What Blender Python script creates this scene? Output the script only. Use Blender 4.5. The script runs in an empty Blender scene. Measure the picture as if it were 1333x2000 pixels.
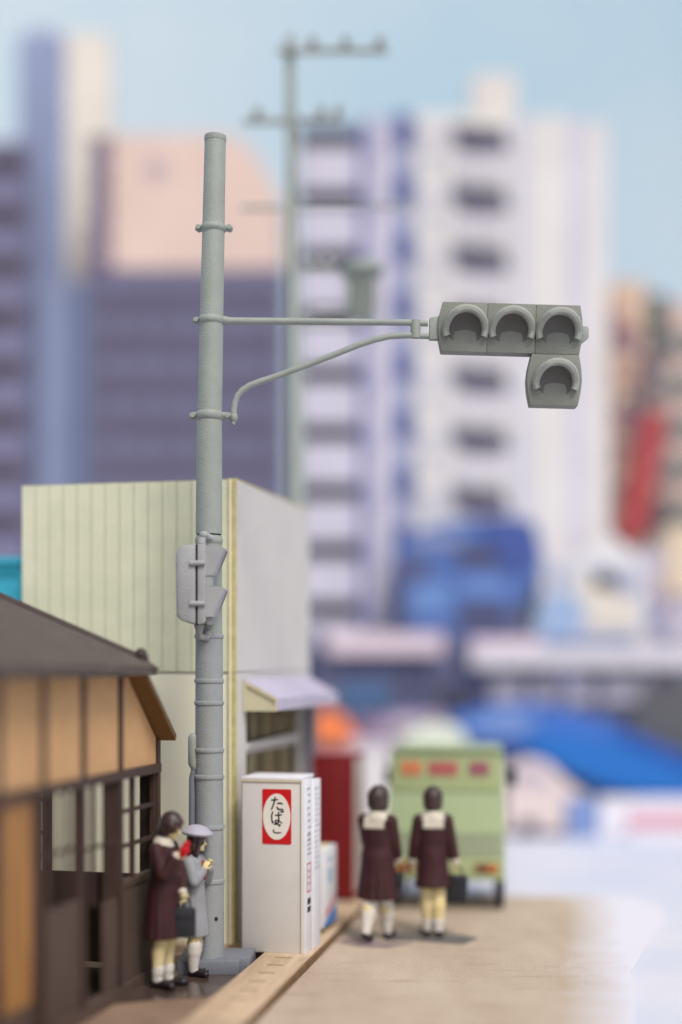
import bpy, bmesh, math, random
from mathutils import Vector, Matrix
random.seed(7)
R = math.radians
S = bpy.context.scene
COL = S.collection

# ------------------------------------------------------------------ camera, sky, sun, exposure
CAMH, F = 2.85, 2700.0                    # camera height, focal length in pixels of the 1333 x 2000 picture
cam_d = bpy.data.cameras.new('camera')
cam = bpy.data.objects.new('camera', cam_d); COL.objects.link(cam)
cam.location = (0, 0, CAMH); cam.rotation_euler = (R(90), 0, 0)
cam_d.sensor_fit = 'VERTICAL'; cam_d.sensor_height = 36; cam_d.sensor_width = 24
cam_d.lens = F/2000*36; cam_d.shift_y = 0.15
cam_d.clip_start = 0.5; cam_d.clip_end = 400
cam_d.dof.use_dof = True; cam_d.dof.focus_distance = 12.95
cam_d.dof.aperture_fstop = (cam_d.lens/1000)/0.61
cam_d.dof.aperture_blades = 0
S.camera = cam
S.render.resolution_x, S.render.resolution_y = 682, 1024

w = bpy.data.worlds.new('World'); S.world = w; w.use_nodes = True
nt = w.node_tree; bg = nt.nodes['Background']
sky = nt.nodes.new('ShaderNodeTexSky'); sky.sky_type = 'NISHITA'; sky.sun_disc = False
SUNV = Vector((0.40, -0.76, 1.15)).normalized()          # towards the sun
sky.sun_elevation = math.asin(SUNV.z)
sky.sun_rotation = math.atan2(SUNV.x, SUNV.y)
sky.air_density = 1.0; sky.dust_density = 3.0; sky.ozone_density = 0.6
hs_ = nt.nodes.new('ShaderNodeHueSaturation'); hs_.inputs['Saturation'].default_value = 0.35
nt.links.new(sky.outputs[0], hs_.inputs['Color']); nt.links.new(hs_.outputs[0], bg.inputs[0]); bg.inputs[1].default_value = 0.095
sd = bpy.data.lights.new('sun', 'SUN'); sd.energy = 1.5; sd.angle = R(17); sd.color = (1.0, 0.93, 0.84)
so = bpy.data.objects.new('sun', sd); COL.objects.link(so)
so.rotation_euler = SUNV.to_track_quat('Z', 'Y').to_euler(); so.location = (-3, -6, 14)
S.view_settings.view_transform = 'Standard'; S.view_settings.look = 'None'
S.view_settings.exposure = 0.49; S.view_settings.gamma = 1.0

# ------------------------------------------------------------------ helpers
def lin(c): 
    c /= 255.0
    return c/12.92 if c <= 0.04045 else ((c+0.055)/1.055)**2.4
def at(px, py, Z):            # picture point at distance Z
    return Vector(((px-666.5)/F*Z, Z, CAMH-(py-1300)/F*Z))
def gnd(px, py, h=0.0):       # picture point on a level surface of height h
    return at(px, py, F*(CAMH-h)/(py-1300))

def mat(name, rgb, rough=0.75, var=0.06, scale=6.0, bump=0.0, bscale=60.0, spec=0.3, rgb2=None, emis=None, stretch=None):
    m = bpy.data.materials.new(name); m.use_nodes = True
    n = m.node_tree.nodes; l = m.node_tree.links; p = n['Principled BSDF']
    c = [lin(v) for v in rgb]
    c2 = [lin(v) for v in rgb2] if rgb2 else [max(0, v*(1-var*2.2)) for v in c]
    tc = n.new('ShaderNodeTexCoord'); mp = n.new('ShaderNodeMapping')
    if stretch: mp.inputs['Scale'].default_value = stretch
    l.new(tc.outputs['Object'], mp.inputs['Vector'])
    no = n.new('ShaderNodeTexNoise'); no.inputs['Scale'].default_value = scale; no.inputs['Detail'].default_value = 6
    no.inputs['Roughness'].default_value = 0.6
    l.new(mp.outputs[0], no.inputs['Vector'])
    mr = n.new('ShaderNodeMapRange'); mr.inputs['From Min'].default_value = 0.33; mr.inputs['From Max'].default_value = 0.67
    l.new(no.outputs[0], mr.inputs[0])
    mx = n.new('ShaderNodeMix'); mx.data_type = 'RGBA'
    mx.inputs[6].default_value = (*c, 1); mx.inputs[7].default_value = (*c2, 1)
    l.new(mr.outputs[0], mx.inputs[0]); l.new(mx.outputs[2], p.inputs['Base Color'])
    p.inputs['Roughness'].default_value = rough; p.inputs['Specular IOR Level'].default_value = spec
    if bump:
        nb = n.new('ShaderNodeTexNoise'); nb.inputs['Scale'].default_value = bscale; nb.inputs['Detail'].default_value = 4
        l.new(mp.outputs[0], nb.inputs['Vector'])
        b = n.new('ShaderNodeBump'); b.inputs['Strength'].default_value = bump; b.inputs['Distance'].default_value = 0.01
        l.new(nb.outputs[0], b.inputs['Height']); l.new(b.outputs[0], p.inputs['Normal'])
    return m

class MB:
    def __init__(s): s.v = []; s.f = []
    def add(s, vs, fs):
        o = len(s.v); s.v += [Vector(v) for v in vs]; s.f += [tuple(i+o for i in f) for f in fs]; return s
    def box(s, x0, x1, y0, y1, z0, z1):
        return s.add([(x0,y0,z0),(x1,y0,z0),(x1,y1,z0),(x0,y1,z0),(x0,y0,z1),(x1,y0,z1),(x1,y1,z1),(x0,y1,z1)],
              [(0,3,2,1),(4,5,6,7),(0,1,5,4),(1,2,6,5),(2,3,7,6),(3,0,4,7)])
    def prism(s, pts, off):   # polygon pts (3D) extruded by off
        n = len(pts); off = Vector(off); a = [Vector(p) for p in pts]
        return s.add(a+[p+off for p in a], [tuple(range(n))[::-1], tuple(range(n, 2*n))]+[(i,(i+1)%n,(i+1)%n+n,i+n) for i in range(n)])
    def tube(s, pts, rad, seg=14, cap=True, sq=(1,1)):
        pts = [Vector(p) for p in pts]; n = len(pts)
        if not hasattr(rad, '__len__'): rad = [rad]*n
        t0 = (pts[1]-pts[0]).normalized()
        u = t0.orthogonal().normalized() if abs(t0.z) < .9 else (Vector((1,0,0))-t0*t0.x).normalized()
        vs = []
        for i, p in enumerate(pts):
            t = ((pts[min(i+1,n-1)]-pts[max(i-1,0)])).normalized()
            u = (u-t*u.dot(t)).normalized(); q = t.cross(u)
            for k in range(seg):
                a = 2*math.pi*k/seg
                vs.append(p+(u*math.cos(a)*sq[0]+q*math.sin(a)*sq[1])*rad[i])
        fs = [(i*seg+k, i*seg+(k+1)%seg, (i+1)*seg+(k+1)%seg, (i+1)*seg+k) for i in range(n-1) for k in range(seg)]
        if cap: fs += [tuple(range(seg))[::-1], tuple(range((n-1)*seg, n*seg))]
        return s.add(vs, fs)
    def lathe(s, prof, c=(0,0,0), seg=40, ax=1.0, ay=1.0):   # prof: (r, z)
        c = Vector(c); n = len(prof)
        vs = [c+Vector((r*ax*math.cos(2*math.pi*k/seg), r*ay*math.sin(2*math.pi*k/seg), z)) for r, z in prof for k in range(seg)]
        fs = [(i*seg+k, i*seg+(k+1)%seg, (i+1)*seg+(k+1)%seg, (i+1)*seg+k) for i in range(n-1) for k in range(seg)]
        fs += [tuple(range(seg))[::-1], tuple(range((n-1)*seg, n*seg))]
        return s.add(vs, fs)
    def ell(s, c, r, rot=None, su=18, sv=12):
        c = Vector(c); M = rot if rot is not None else Matrix.Identity(3); vs = []
        for i in range(1, sv):
            th = math.pi*i/sv
            for k in range(su):
                a = 2*math.pi*k/su
                vs.append(c+M@Vector((r[0]*math.sin(th)*math.cos(a), r[1]*math.sin(th)*math.sin(a), -r[2]*math.cos(th))))
        vs += [c+M@Vector((0,0,-r[2])), c+M@Vector((0,0,r[2]))]; m = (sv-1)*su
        fs = [(i*su+k, i*su+(k+1)%su, (i+1)*su+(k+1)%su, (i+1)*su+k) for i in range(sv-2) for k in range(su)]
        fs += [(m, (k+1)%su, k) for k in range(su)]+[(m+1, (sv-2)*su+k, (sv-2)*su+(k+1)%su) for k in range(su)]
        return s.add(vs, fs)
    def cap(s, a, ra, b, rb, seg=14):     # tapered capsule
        a, b = Vector(a), Vector(b); t = (b-a).normalized()
        P = []; Q = []
        for k in range(5):
            th = math.pi/2*(1-k/4.0)*0.96
            P.append((a-t*ra*math.sin(th), ra*math.cos(th)))
        for k in range(5):
            th = math.pi/2*(k/4.0)*0.96
            Q.append((b+t*rb*math.sin(th), rb*math.cos(th)))
        L = P+Q
        return s.tube([p for p, r in L], [r for p, r in L], seg)
    def xf(s, M): s.v = [M@v for v in s.v]; return s
    def mesh(s, name):
        me = bpy.data.meshes.new(name); me.from_pydata([tuple(v) for v in s.v], [], s.f)
        bm = bmesh.new(); bm.from_mesh(me); bmesh.ops.recalc_face_normals(bm, faces=bm.faces); bm.to_mesh(me); bm.free()
        return me
    def build(s, name, m, parent=None, bevel=0, smooth=True, remesh=0, relax=0):
        me = s.mesh(name); o = bpy.data.objects.new(name, me); COL.objects.link(o)
        if remesh:
            r = o.modifiers.new('r', 'REMESH'); r.mode = 'VOXEL'; r.voxel_size = remesh
            if relax:
                q = o.modifiers.new('s', 'SMOOTH'); q.iterations = relax; q.factor = .5
        elif bevel:
            b = o.modifiers.new('b', 'BEVEL'); b.width = bevel; b.segments = 2; b.limit_method = 'ANGLE'; b.angle_limit = R(40)
        if remesh or bevel:
            dg = bpy.context.evaluated_depsgraph_get(); me2 = bpy.data.meshes.new_from_object(o.evaluated_get(dg))
            o.modifiers.clear(); o.data = me2; me2.name = name
        o.data.materials.clear(); o.data.materials.append(m)
        if smooth:
            if remesh: o.data.shade_smooth()
            else:
                o.data.shade_smooth()
                o.data.set_sharp_from_angle(angle=R(38))
        if parent: o.parent = parent
        return o

def thing(name, label, cat, loc=(0,0,0), rz=0.0, group=None):
    o = bpy.data.objects.new(name, None); COL.objects.link(o); o.empty_display_size = .2
    o.location = loc; o.rotation_euler = (0, 0, rz); o['label'] = label; o['category'] = cat
    if group: o['group'] = group
    return o
def struct(name, mb, m, **k):
    o = mb.build(name, m, **k); o['kind'] = 'structure'; return o
def text_part(name, txt, size, m, parent, M, bold=0.0, depth=0.002, sx=1.0):
    cu = bpy.data.curves.new(name, 'FONT'); cu.body = txt; cu.size = size; cu.align_x = 'CENTER'; cu.align_y = 'CENTER'
    cu.offset = bold; cu.extrude = depth; cu.space_line = 0.92
    t = bpy.data.objects.new(name, cu); COL.objects.link(t)
    dg = bpy.context.evaluated_depsgraph_get(); me = bpy.data.meshes.new_from_object(t.evaluated_get(dg))
    bpy.data.objects.remove(t); bpy.data.curves.remove(cu)
    me.transform(M@Matrix.Diagonal((sx, 1, 1, 1)))
    o = bpy.data.objects.new(name, me); COL.objects.link(o); me.materials.clear(); me.materials.append(m); o.parent = parent
    return o

STREET = -math.atan(0.2344)       # heading of the street: local x = across (right), local y = along (away)
VV = Vector((math.cos(STREET), math.sin(STREET), 0)); UU = Vector((-math.sin(STREET), math.cos(STREET), 0))

# ------------------------------------------------------------------ ground, table, sky
def ground_mat():
    m = bpy.data.materials.new('dusty board'); m.use_nodes = True
    n = m.node_tree.nodes; l = m.node_tree.links; p = n['Principled BSDF']
    tc = n.new('ShaderNodeTexCoord')
    def noise(sc, det=6, st=(1,1,1)):
        mp = n.new('ShaderNodeMapping'); mp.inputs['Scale'].default_value = st; l.new(tc.outputs['Object'], mp.inputs[0])
        t = n.new('ShaderNodeTexNoise'); t.inputs['Scale'].default_value = sc; t.inputs['Detail'].default_value = det
        t.inputs['Roughness'].default_value = .65; l.new(mp.outputs[0], t.inputs[0]); return t.outputs[0]
    def ramp(inp, a, b):
        r = n.new('ShaderNodeMapRange'); r.inputs['From Min'].default_value = a; r.inputs['From Max'].default_value = b; l.new(inp, r.inputs[0]); return r.outputs[0]
    def mix(f, a, b):
        x = n.new('ShaderNodeMix'); x.data_type = 'RGBA'; l.new(f, x.inputs[0])
        for i, c in ((6, a), (7, b)):
            if hasattr(c, 'links'): l.new(c, x.inputs[i])
            else: x.inputs[i].default_value = (*[lin(q) for q in c], 1)
        return x.outputs[2]
    base = mix(ramp(noise(1.3, 5, (1, .35, 1)), .35, .65), (180,162,144), (196,180,163))
    base = mix(ramp(noise(2.2, 3, (.5, 3, 1)), .55, .75), base, (168,149,130))
    fine = mix(ramp(noise(45, 3), .56, .72), base, (142,122,104))
    # blends to the pale table colour towards the open right-hand side of the board
    geo = n.new('ShaderNodeSeparateXYZ'); l.new(tc.outputs['Object'], geo.inputs[0])
    a1 = n.new('ShaderNodeMath'); a1.operation = 'MULTIPLY_ADD'; l.new(geo.outputs[1], a1.inputs[0]); a1.inputs[1].default_value = -0.17; l.new(geo.outputs[0], a1.inputs[2])
    a2 = n.new('ShaderNodeMath'); a2.operation = 'MULTIPLY_ADD'; l.new(noise(1.6, 4), a2.inputs[0]); a2.inputs[1].default_value = 0.5; l.new(a1.outputs[0], a2.inputs[2])
    col = mix(ramp(a2.outputs[0], 0.12, 0.74), fine, (220,219,230))
    l.new(col, p.inputs['Base Color']); p.inputs['Roughness'].default_value = .8; p.inputs['Specular IOR Level'].default_value = .25
    b = n.new('ShaderNodeBump'); b.inputs['Strength'].default_value = .35; b.inputs['Distance'].default_value = .02
    l.new(noise(38, 5), b.inputs['Height']); l.new(b.outputs[0], p.inputs['Normal'])
    return m
M_ground = ground_mat()
M_table = mat('pale lavender table paper', (200,206,224), .6, .05, .35, rgb2=(220,218,226))
M_sky = mat('pale blue sky card', (204,217,225), .9, .05, .12, spec=0, rgb2=(184,208,223))
M_yard = mat('shaded brown yard card', (128,104,88), .7, .1, 2.5, .2, 40, rgb2=(150,126,106))
M_curb = mat('raw pale wood', (208,184,158), .7, .1, 3, .3, 30, rgb2=(184,158,132), stretch=(6,.6,6))
M_curbside = mat('dark wood edge', (130,100,70), .8, .2, 12, .3, 40)

struct('table', MB().box(-60, 60, -12, 60, -.4, -.02), M_table, smooth=False)
g = gnd
road_poly = [(-9,4,0),(1.15,4,0),(1.75,8,0)]+[tuple(gnd(px,py)) for px,py in ((1236,2010),(1240,1960),(1232,1900),(1262,1850),(1300,1800),(1290,1768),(1240,1752))]+[tuple(gnd(940,1749)), (-1,17.3,0), (-9,17.3,0)]
struct('road', MB().prism([(x,y,-.012) for x,y,z in road_poly], (0,0,.012)), M_ground, smooth=False)

skm = MB()      # curved sky card behind the whole model
n_ = 24; pts = []
for i in range(n_+1):
    a = R(-75+150*i/n_); pts.append((46*math.sin(a), 46*math.cos(a)-10))
vs = [(x,y,-.02) for x,y in pts]+[(x,y,32) for x,y in pts]+[(x*1.01,y*1.01+.1,-.02) for x,y in pts]+[(x*1.01,y*1.01+.1,32) for x,y in pts]
N = n_+1; fs = []
for i in range(n_):
    fs += [(i,i+1,N+i+1,N+i),(2*N+i,3*N+i,3*N+i+1,2*N+i+1),(N+i,N+i+1,3*N+i+1,3*N+i)]
skm.add(vs, fs); struct('sky', skm, M_sky)

# kerb of pale wood, with its own slightly different heading
k0, k1 = gnd(494,2000), gnd(702,1786); kd = (k1-k0).normalized(); kp = Vector((kd.y,-kd.x,0))
ka = -math.atan2(kd.x, kd.y)
kb = MB(); W, H, L0, L1 = .47, .085, -5.0, 6.3
def slot_boxes(mb):
    y = L0
    while y < L1:
        y2 = min(y+2.4, L1); mb.box(-W, 0, y, y2-.006, 0, H); y = y2
slot_boxes(kb)
ko = struct('kerb', kb, M_curb, bevel=.008); ko.location = k0; ko.rotation_euler[2] = ka
ks = MB().box(.002,.02,L0,L1,0,H-.016)
kso = struct('kerb_edge', ks, M_curbside, smooth=False); kso.location = k0; kso.rotation_euler[2] = ka
kd_ = MB(); y = -.9
while y < 2.75:
    kd_.box(-W*.5-.075, -W*.5+.075, y, y+.03, H+.0005, H+.003); y += .33
ksl = struct('kerb_marks', kd_, mat('burnt slot', (158,130,102), .8), smooth=False); ksl.location = k0; ksl.rotation_euler[2] = ka
# pavement board behind the kerb (under the shop and its machines)
pv = MB().prism([(-6.5,13.62,.0),tuple(gnd(512,1861)),tuple(k0-kp*.48+kd*3.05),tuple(k0-kp*.48+kd*6.25),(-6.5,17.25,0)], (0,0,.08))
struct('pavement', pv, M_curb, smooth=False)
# yard strip left of the kerb, shade put into its brown colour
yd = MB().prism([(-6.5,5.6,.002),tuple(k0-kp*.49-kd*5),tuple(k0-kp*.49+kd*2.62),(-6.5,13.3,.002)], (0,0,.004))
struct('yard', yd, M_yard, smooth=False)
M_gloss = mat('dark glossy sheet', (62,50,46), .16, .2, 7, .1, 20, spec=.6, rgb2=(92,76,68))
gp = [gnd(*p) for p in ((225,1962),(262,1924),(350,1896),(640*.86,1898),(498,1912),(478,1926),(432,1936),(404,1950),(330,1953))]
struct('ground_patch', MB().prism([(p.x,p.y,.007) for p in gp], (0,0,.004)), M_gloss, smooth=False)  # thin dark glossy sheet on the ground by the girls' feet

# ------------------------------------------------------------------ traffic signal pole
M_grey = None
def resin(name, rgb, var=.05):
    m = mat(name, rgb, .55, var, 5, .0, spec=.35)
    n = m.node_tree.nodes; l = m.node_tree.links; p = n['Principled BSDF']
    tc = n.new('ShaderNodeTexCoord'); mp = n.new('ShaderNodeMapping'); mp.inputs['Rotation'].default_value = (R(25),R(-30),0)
    l.new(tc.outputs['Object'], mp.inputs[0])
    wv = n.new('ShaderNodeTexWave'); wv.bands_direction = 'Z'; wv.inputs['Scale'].default_value = 14; wv.inputs['Distortion'].default_value = 3.5
    wv.inputs['Detail'].default_value = 3; wv.inputs['Detail Scale'].default_value = 2
    l.new(mp.outputs[0], wv.inputs[0])
    no = n.new('ShaderNodeTexNoise'); no.inputs['Scale'].default_value = 55; no.inputs['Detail'].default_value = 3; l.new(tc.outputs['Object'], no.inputs[0])
    ad = n.new('ShaderNodeMath'); ad.operation = 'MULTIPLY_ADD'; l.new(wv.outputs['Fac'], ad.inputs[0]); ad.inputs[1].default_value = .35; l.new(no.outputs[0], ad.inputs[2])
    b = n.new('ShaderNodeBump'); b.inputs['Strength'].default_value = .45; b.inputs['Distance'].default_value = .007
    l.new(ad.outputs[0], b.inputs['Height']); l.new(b.outputs[0], p.inputs['Normal'])
    return m
M_pole = resin('warm grey cast resin', (151,157,152))
M_pole_shade = resin('shade tinted cast resin', (146,150,152))  # same resin, bluish shade of the lower pole put into the colour
M_base = resin('blue grey resin', (118,122,132))
M_head = resin('signal head resin', (128,131,124))
M_case = resin('pale lavender resin', (160,161,163))
M_lens = resin('grey resin lens', (98,96,93))  # shade under the visors put into the lens colour
M_dark = mat('dark seam', (50,48,46), .8)
PZ = 12.95; PPM = F/PZ
PX = (409-666.5)/PPM
sp = thing('traffic_signal_pole', 'light grey resin traffic signal pole with a mast arm, before the striped cream building', 'traffic signal', (PX, PZ, 0))
def L(px, py, dy=0.0):        # picture point in the pole's plane, in the pole's own frame
    return Vector(((px-666.5)/PPM-PX, dy, CAMH+(1300-py)/PPM))
# pole: three sections, slightly leaning
def ring(mb, px, py, r, h=.05, bulge=.012):
    c = L(px, py); z = c.z
    mb.lathe([(r-.004, z-h/2),(r+bulge*.7, z-h*.32),(r+bulge, z),(r+bulge*.7, z+h*.32),(r-.004, z+h/2)], (c.x,c.y,0))
pm = MB(); pm.tube([L(409.5,1872),L(409,1500),L(409,1246)], [.137,.131,.128], 48); pm.build('pole_section', M_pole_shade, sp)
pm = MB(); pm.tube([L(408.5,1240),L(408.5,1046.5)], [.126,.121], 48); pm.build('pole_section', M_pole, sp)
pm = MB(); pm.tube([L(408.5,1043.5),L(409.5,821.5)], [.124,.119], 48); pm.build('pole_section', M_pole, sp)
pm = MB(); pm.tube([L(409.8,819),L(421,270),L(421.1,266),L(421.2,264)], [.116,.099,.094,.08], 48); pm.build('pole_section', M_pole, sp)
pm = MB(); pm.tube([L(409,1300),L(409,1052),L(409.4,1030),L(409.5,830),L(410,800)], [.11,.11,.108,.108,.10], 32); pm.build('inner_core', M_dark, sp)
pm = MB(); pm.tube([L(420.95,276),L(421,271),L(421.1,266),L(421.2,264.5)], [.102,.104,.101,.085], 48); pm.build('cap', M_pole, sp)
for px, py, r in ((409,1243,.128),(409,1330,.130),(409,1373,.131),(409,1465,.1325),(409,1517,.133),(409.3,1615,.134),(409.4,1720,.1355)):
    b = MB(); ring(b, px, py, r, .048, .011); b.build('band', M_pole_shade, sp)
b = MB(); ring(b, 408.5, 1056, .122, .075, .010); b.build('band', M_pole, sp)
def clamp(px, py, r, h, left, right):
    b = MB(); ring(b, px, py, r, h, .016); c = L(px, py)
    l_ = L(left, py); b.tube([(c.x-r*.9,0,c.z),(l_.x+.02,0,c.z),(l_.x,0,c.z)], [h*.42,h*.40,h*.26], 16)
    if right:
        r_ = L(right, py); b.tube([(c.x+r*.9,0,c.z),(r_.x-.02,0,c.z),(r_.x,0,c.z)], [h*.42,h*.40,h*.26], 16)
    o = b.build('clamp', M_pole, sp)
    nb = MB().tube([(l_.x+.03,-.06,c.z),(l_.x+.03,.06,c.z)], h*.3, 8); nb.build('bolt', M_pole, o)
    if right: MB().tube([(r_.x-.03,-.06,c.z),(r_.x-.03,.06,c.z)], h*.3, 8).build('bolt', M_pole, o)
clamp(417.3, 446, .105, .075, 382, 455); clamp(413.6, 626, .111, .075, 378, None); clamp(410, 812, .117, .085, 371, 452)
# mast arm and brace
b = MB(); b.tube([L(436,626),L(452,627),L(600,628),L(800,630),L(836,632)], [.044,.034,.033,.030,.028], 20); b.build('mast_arm', M_pole, sp)
path = [(456,818),(457,803),(459,787),(464,773),(474,762),(488,753),(506,746),(540,735),(600,713),(660,690),(700,674),(730,664),(760,657),(795,655),(838,657)]
b = MB(); b.tube([L(*p) for p in path], [.034]+[.029]*13+[.027], 20); b.ell(L(457,815), (.038,.038,.05)); b.ell(L(456,826), (.022,.022,.03)); b.build('brace', M_pole, sp)
b = MB(); b.tube([L(812,626),L(812,660)], .047, 16); b.build('strut', M_pole, sp)
# signal head, rolled a little clockwise
roll = Matrix.Rotation(R(1.6), 4, 'Y'); oc = L(855, 640)
def HM(px, py, dy=0):         # head frame: picture point, then rolled about the head's left end
    v = L(px, py, dy)-oc; return oc+(roll.to_3x3()@v)
sh = MB(); 
def hxyz(px, py, y): p = HM(px, py); return (p.x, y, p.z)
def housing(x0, x1, y0, y1, bl, br):
    mb = MB()
    front = [(x0+bl,y0),(x1-br,y0),(x1-br*.25,y0+(y1-y0)*.28),(x1,y0+(y1-y0)*.5),(x1-br*.25,y0+(y1-y0)*.72),(x1-br,y1),(x0+bl,y1),(x0+bl*.25,y0+(y1-y0)*.72),(x0,y0+(y1-y0)*.5),(x0+bl*.25,y0+(y1-y0)*.28)]
    if br < 1: front = [front[0],(x1,y0),(x1,y1)]+front[6:]
    if bl < 1: front = [q for q in front if q not in (front[-1],front[-2],front[-3],front[-4])]+[(x0,y1)] if br>=1 else [(x0,y0),(x1,y0),(x1,y1),(x0,y1)]
    mb.prism([hxyz(px,py,-.06) for px,py in front], (0,.16,0))
    # stepped back
    cx = (x0+x1)/2; cy = (y0+y1)/2
    back = [(cx+(px-cx)*.82, cy+(py-cy)*.78) for px,py in front]
    mb.prism([hxyz(px,py,.10) for px,py in back], (0,.07,0))
    return mb
head = housing(855, 950.9, 592, 688, 8, 0).build('signal_housing', M_head, sp, bevel=.005)
u2 = housing(951.3, 1044.9, 592, 688, 0, 0).build('signal_housing', M_head, sp, bevel=.005)
u3 = housing(1045.3, 1137, 592, 688, 0, 6).build('signal_housing', M_head, sp, bevel=.005)
u4 = housing(1031, 1138, 688.5, 788, 8, 7).build('signal_housing', M_head, sp, bevel=.005)
M_vis = resin('visor resin', (162,165,159))
def lamp(px, py, par):
    c = HM(px, py); t = Matrix.Translation(c)@roll@Matrix.Rotation(R(9), 4, 'X')
    rr = .156; seg = 48
    # rim + concave lens
    m = MB(); prof = [(rr+.010,-.062),(rr+.006,-.074),(rr-.004,-.078),(rr-.012,-.076),(rr-.035,-.070),(rr*.6,-.064),(rr*.25,-.062),(.005,-.0615)]
    vs = []; 
    for r, y in prof:
        for k in range(seg):
            a = 2*math.pi*k/seg; vs.append((r*math.cos(a), y, r*math.sin(a)))
    fs = [(i*seg+k,(i+1)*seg+k,(i+1)*seg+(k+1)%seg,i*seg+(k+1)%seg) for i in range(len(prof)-1) for k in range(seg)]
    fs.append(tuple(range((len(prof)-1)*seg, len(prof)*seg)))
    m.add(vs, fs); m.xf(t); m.build('lens', M_lens, par)
    # visor: thick arched hood, deep at the top and short at the sides
    v = MB(); n = 40; ri, ro = .152, .216; vs = []
    for k in range(n+1):
        a = R(-20+220*k/n); up = max(0, math.sin(a))
        d = .13+.10*min(1, up*1.15) if math.sin(a) > 0 else .13
        ca, sa = math.cos(a), math.sin(a)
        for r, y in ((ri,-.05),(ro,-.05),(ro,-d+.022),(ro-.018,-d),(ri+.018,-d),(ri,-d+.022)):
            vs.append((r*ca, y, r*sa))
    q = 6; fs = [(k*q+j,k*q+(j+1)%q,(k+1)*q+(j+1)%q,(k+1)*q+j) for k in range(n) for j in range(q)]
    fs += [tuple(range(q)), tuple(range(n*q,(n+1)*q))[::-1]]
    v.add(vs, fs); v.xf(t); v.build('visor', M_vis, par)
lamp(908, 643, head); lamp(998, 643, u2); lamp(1089, 643, u3); lamp(1086, 741, u4)
b = MB(); b.prism([hxyz(839,622,-.03),hxyz(857,618,-.03),hxyz(857,664,-.03),hxyz(839,664,-.03)], (0,.08,0)); b.build('socket', M_pole, sp, bevel=.008)
b = MB(); b.prism([hxyz(1136,630,-.02),hxyz(1148,630,-.02),hxyz(1150,636,-.02),hxyz(1150,652,-.02),hxyz(1136,664,-.02)], (0,.08,0)); b.build('end_lug', M_pole, sp, bevel=.006)
# pedestrian signal seen from its side, facing right
y0_, y1_ = -.33, -.02
def sidebox(pts, ya, yb): return MB().prism([L(px,py,ya) for px,py in pts], (0,yb-ya,0))
ps = sidebox([(362,1071),(390.5,1067),(390.5,1222),(377,1219),(362,1214),(353,1206),(352,1083)], y0_, y1_).build('signal_case', M_case, sp, bevel=.028)
sidebox([(390,1069),(393,1069),(393,1220),(390,1220)], y0_+.01, y1_-.01).build('seam', M_dark, ps)
sidebox([(393,1067),(409,1068),(409,1214),(405,1220),(393,1222)], y0_+.004, y1_-.004).build('front_frame', M_case, ps, bevel=.012)
for yy in (1105, 1182):
    MB().tube([L(379,yy,y0_-.002),L(407,yy,y0_-.002)], .026, 12).build('hinge', M_case, ps)
M_rim = resin('hood rim resin', (146,144,158))
def hood(y0p, y1p):
    a, bm_ = y0_+.02, y1_-.02
    m = MB()
    # cheeks and top of a forward visor, open to the front
    out = [(409,y0p),(441,y0p+2),(447,y0p+7),(426,y1p),(409,y1p)]
    m.prism([L(px,py,a) for px,py in out], (0,.028,0)); m.prism([L(px,py,bm_-.028) for px,py in out], (0,.028,0))
    m.prism([L(409,y0p+.8,a+.029),L(441,y0p+2.8,a+.029),L(446,y0p+7.6,a+.029),L(441,y0p+9.4,a+.029),(L(409,y0p+7,a+.029))], (0,bm_-a-.058,0))
    o = m.build('hood', M_case, ps, smooth=False)
    k = [(444,y0p+9),(449,y0p+7),(428,y1p+1),(423,y1p)]
    MB().prism([L(px,py,a-.006) for px,py in k], (0,.02,0)).build('hood_rim', M_rim, o)
hood(1071, 1128); hood(1148, 1207)
sidebox([(407,1128),(422,1128),(422,1148),(407,1148)], y0_+.03, y1_-.03).build('lens', M_case, ps)
sidebox([(409,1207),(421,1207),(421,1220),(416,1223),(409,1221)], y0_+.06, y1_-.06).build('drip_lug', M_case, ps, bevel=.006)
b = MB(); b.tube([L(398,1066,-.17),L(399,1056,-.16),L(404,1048,-.145),L(416,1054,-.11)], [.04,.036,.038,.032], 14); b.ell(L(402,1048,-.15),(.045,.05,.04)); b.build('upper_bracket', M_case, sp)
b = MB(); b.tube([L(393,1221,-.16),L(393,1232,-.155),L(394,1244,-.15),L(410,1246,-.12)], [.05,.036,.038,.038], 14); b.ell(L(409,1240,-.128),(.035,.03,.045)); b.build('lower_bracket', M_case, sp)
# cable box and conduit on the left of the pole
b = MB(); b.tube([L(380,1432,-.02),L(380,1436,-.02),L(379,1442,-.02),L(379,1492,-.02),L(382,1502,-.02)], [.03,.046,.052,.052,.035], 20); b.build('cable_box', M_pole, sp)
b = MB(); b.tube([L(381,1498,-.02),L(377,1520,-.02),L(376,1700,-.02),L(377,1872,-.02)], [.03,.034,.034,.034], 16); b.build('conduit', M_base, sp)
b = MB(); b.ell(L(425,1790,-.118),(.018,.012,.018)); b.build('bolt_hole', M_dark, sp)
# base plate: two stepped slabs
b = MB().box(-.27,.30,-.24,.36,.006,.13); o = b.build('base_plate', M_base, sp, bevel=.006); 
b = MB().box(.0,.395,-.12,.36,.004,.135); b.xf(Matrix.Rotation(R(-3),4,'Z')); b.build('base_slab', M_base, sp, bevel=.006)

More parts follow.
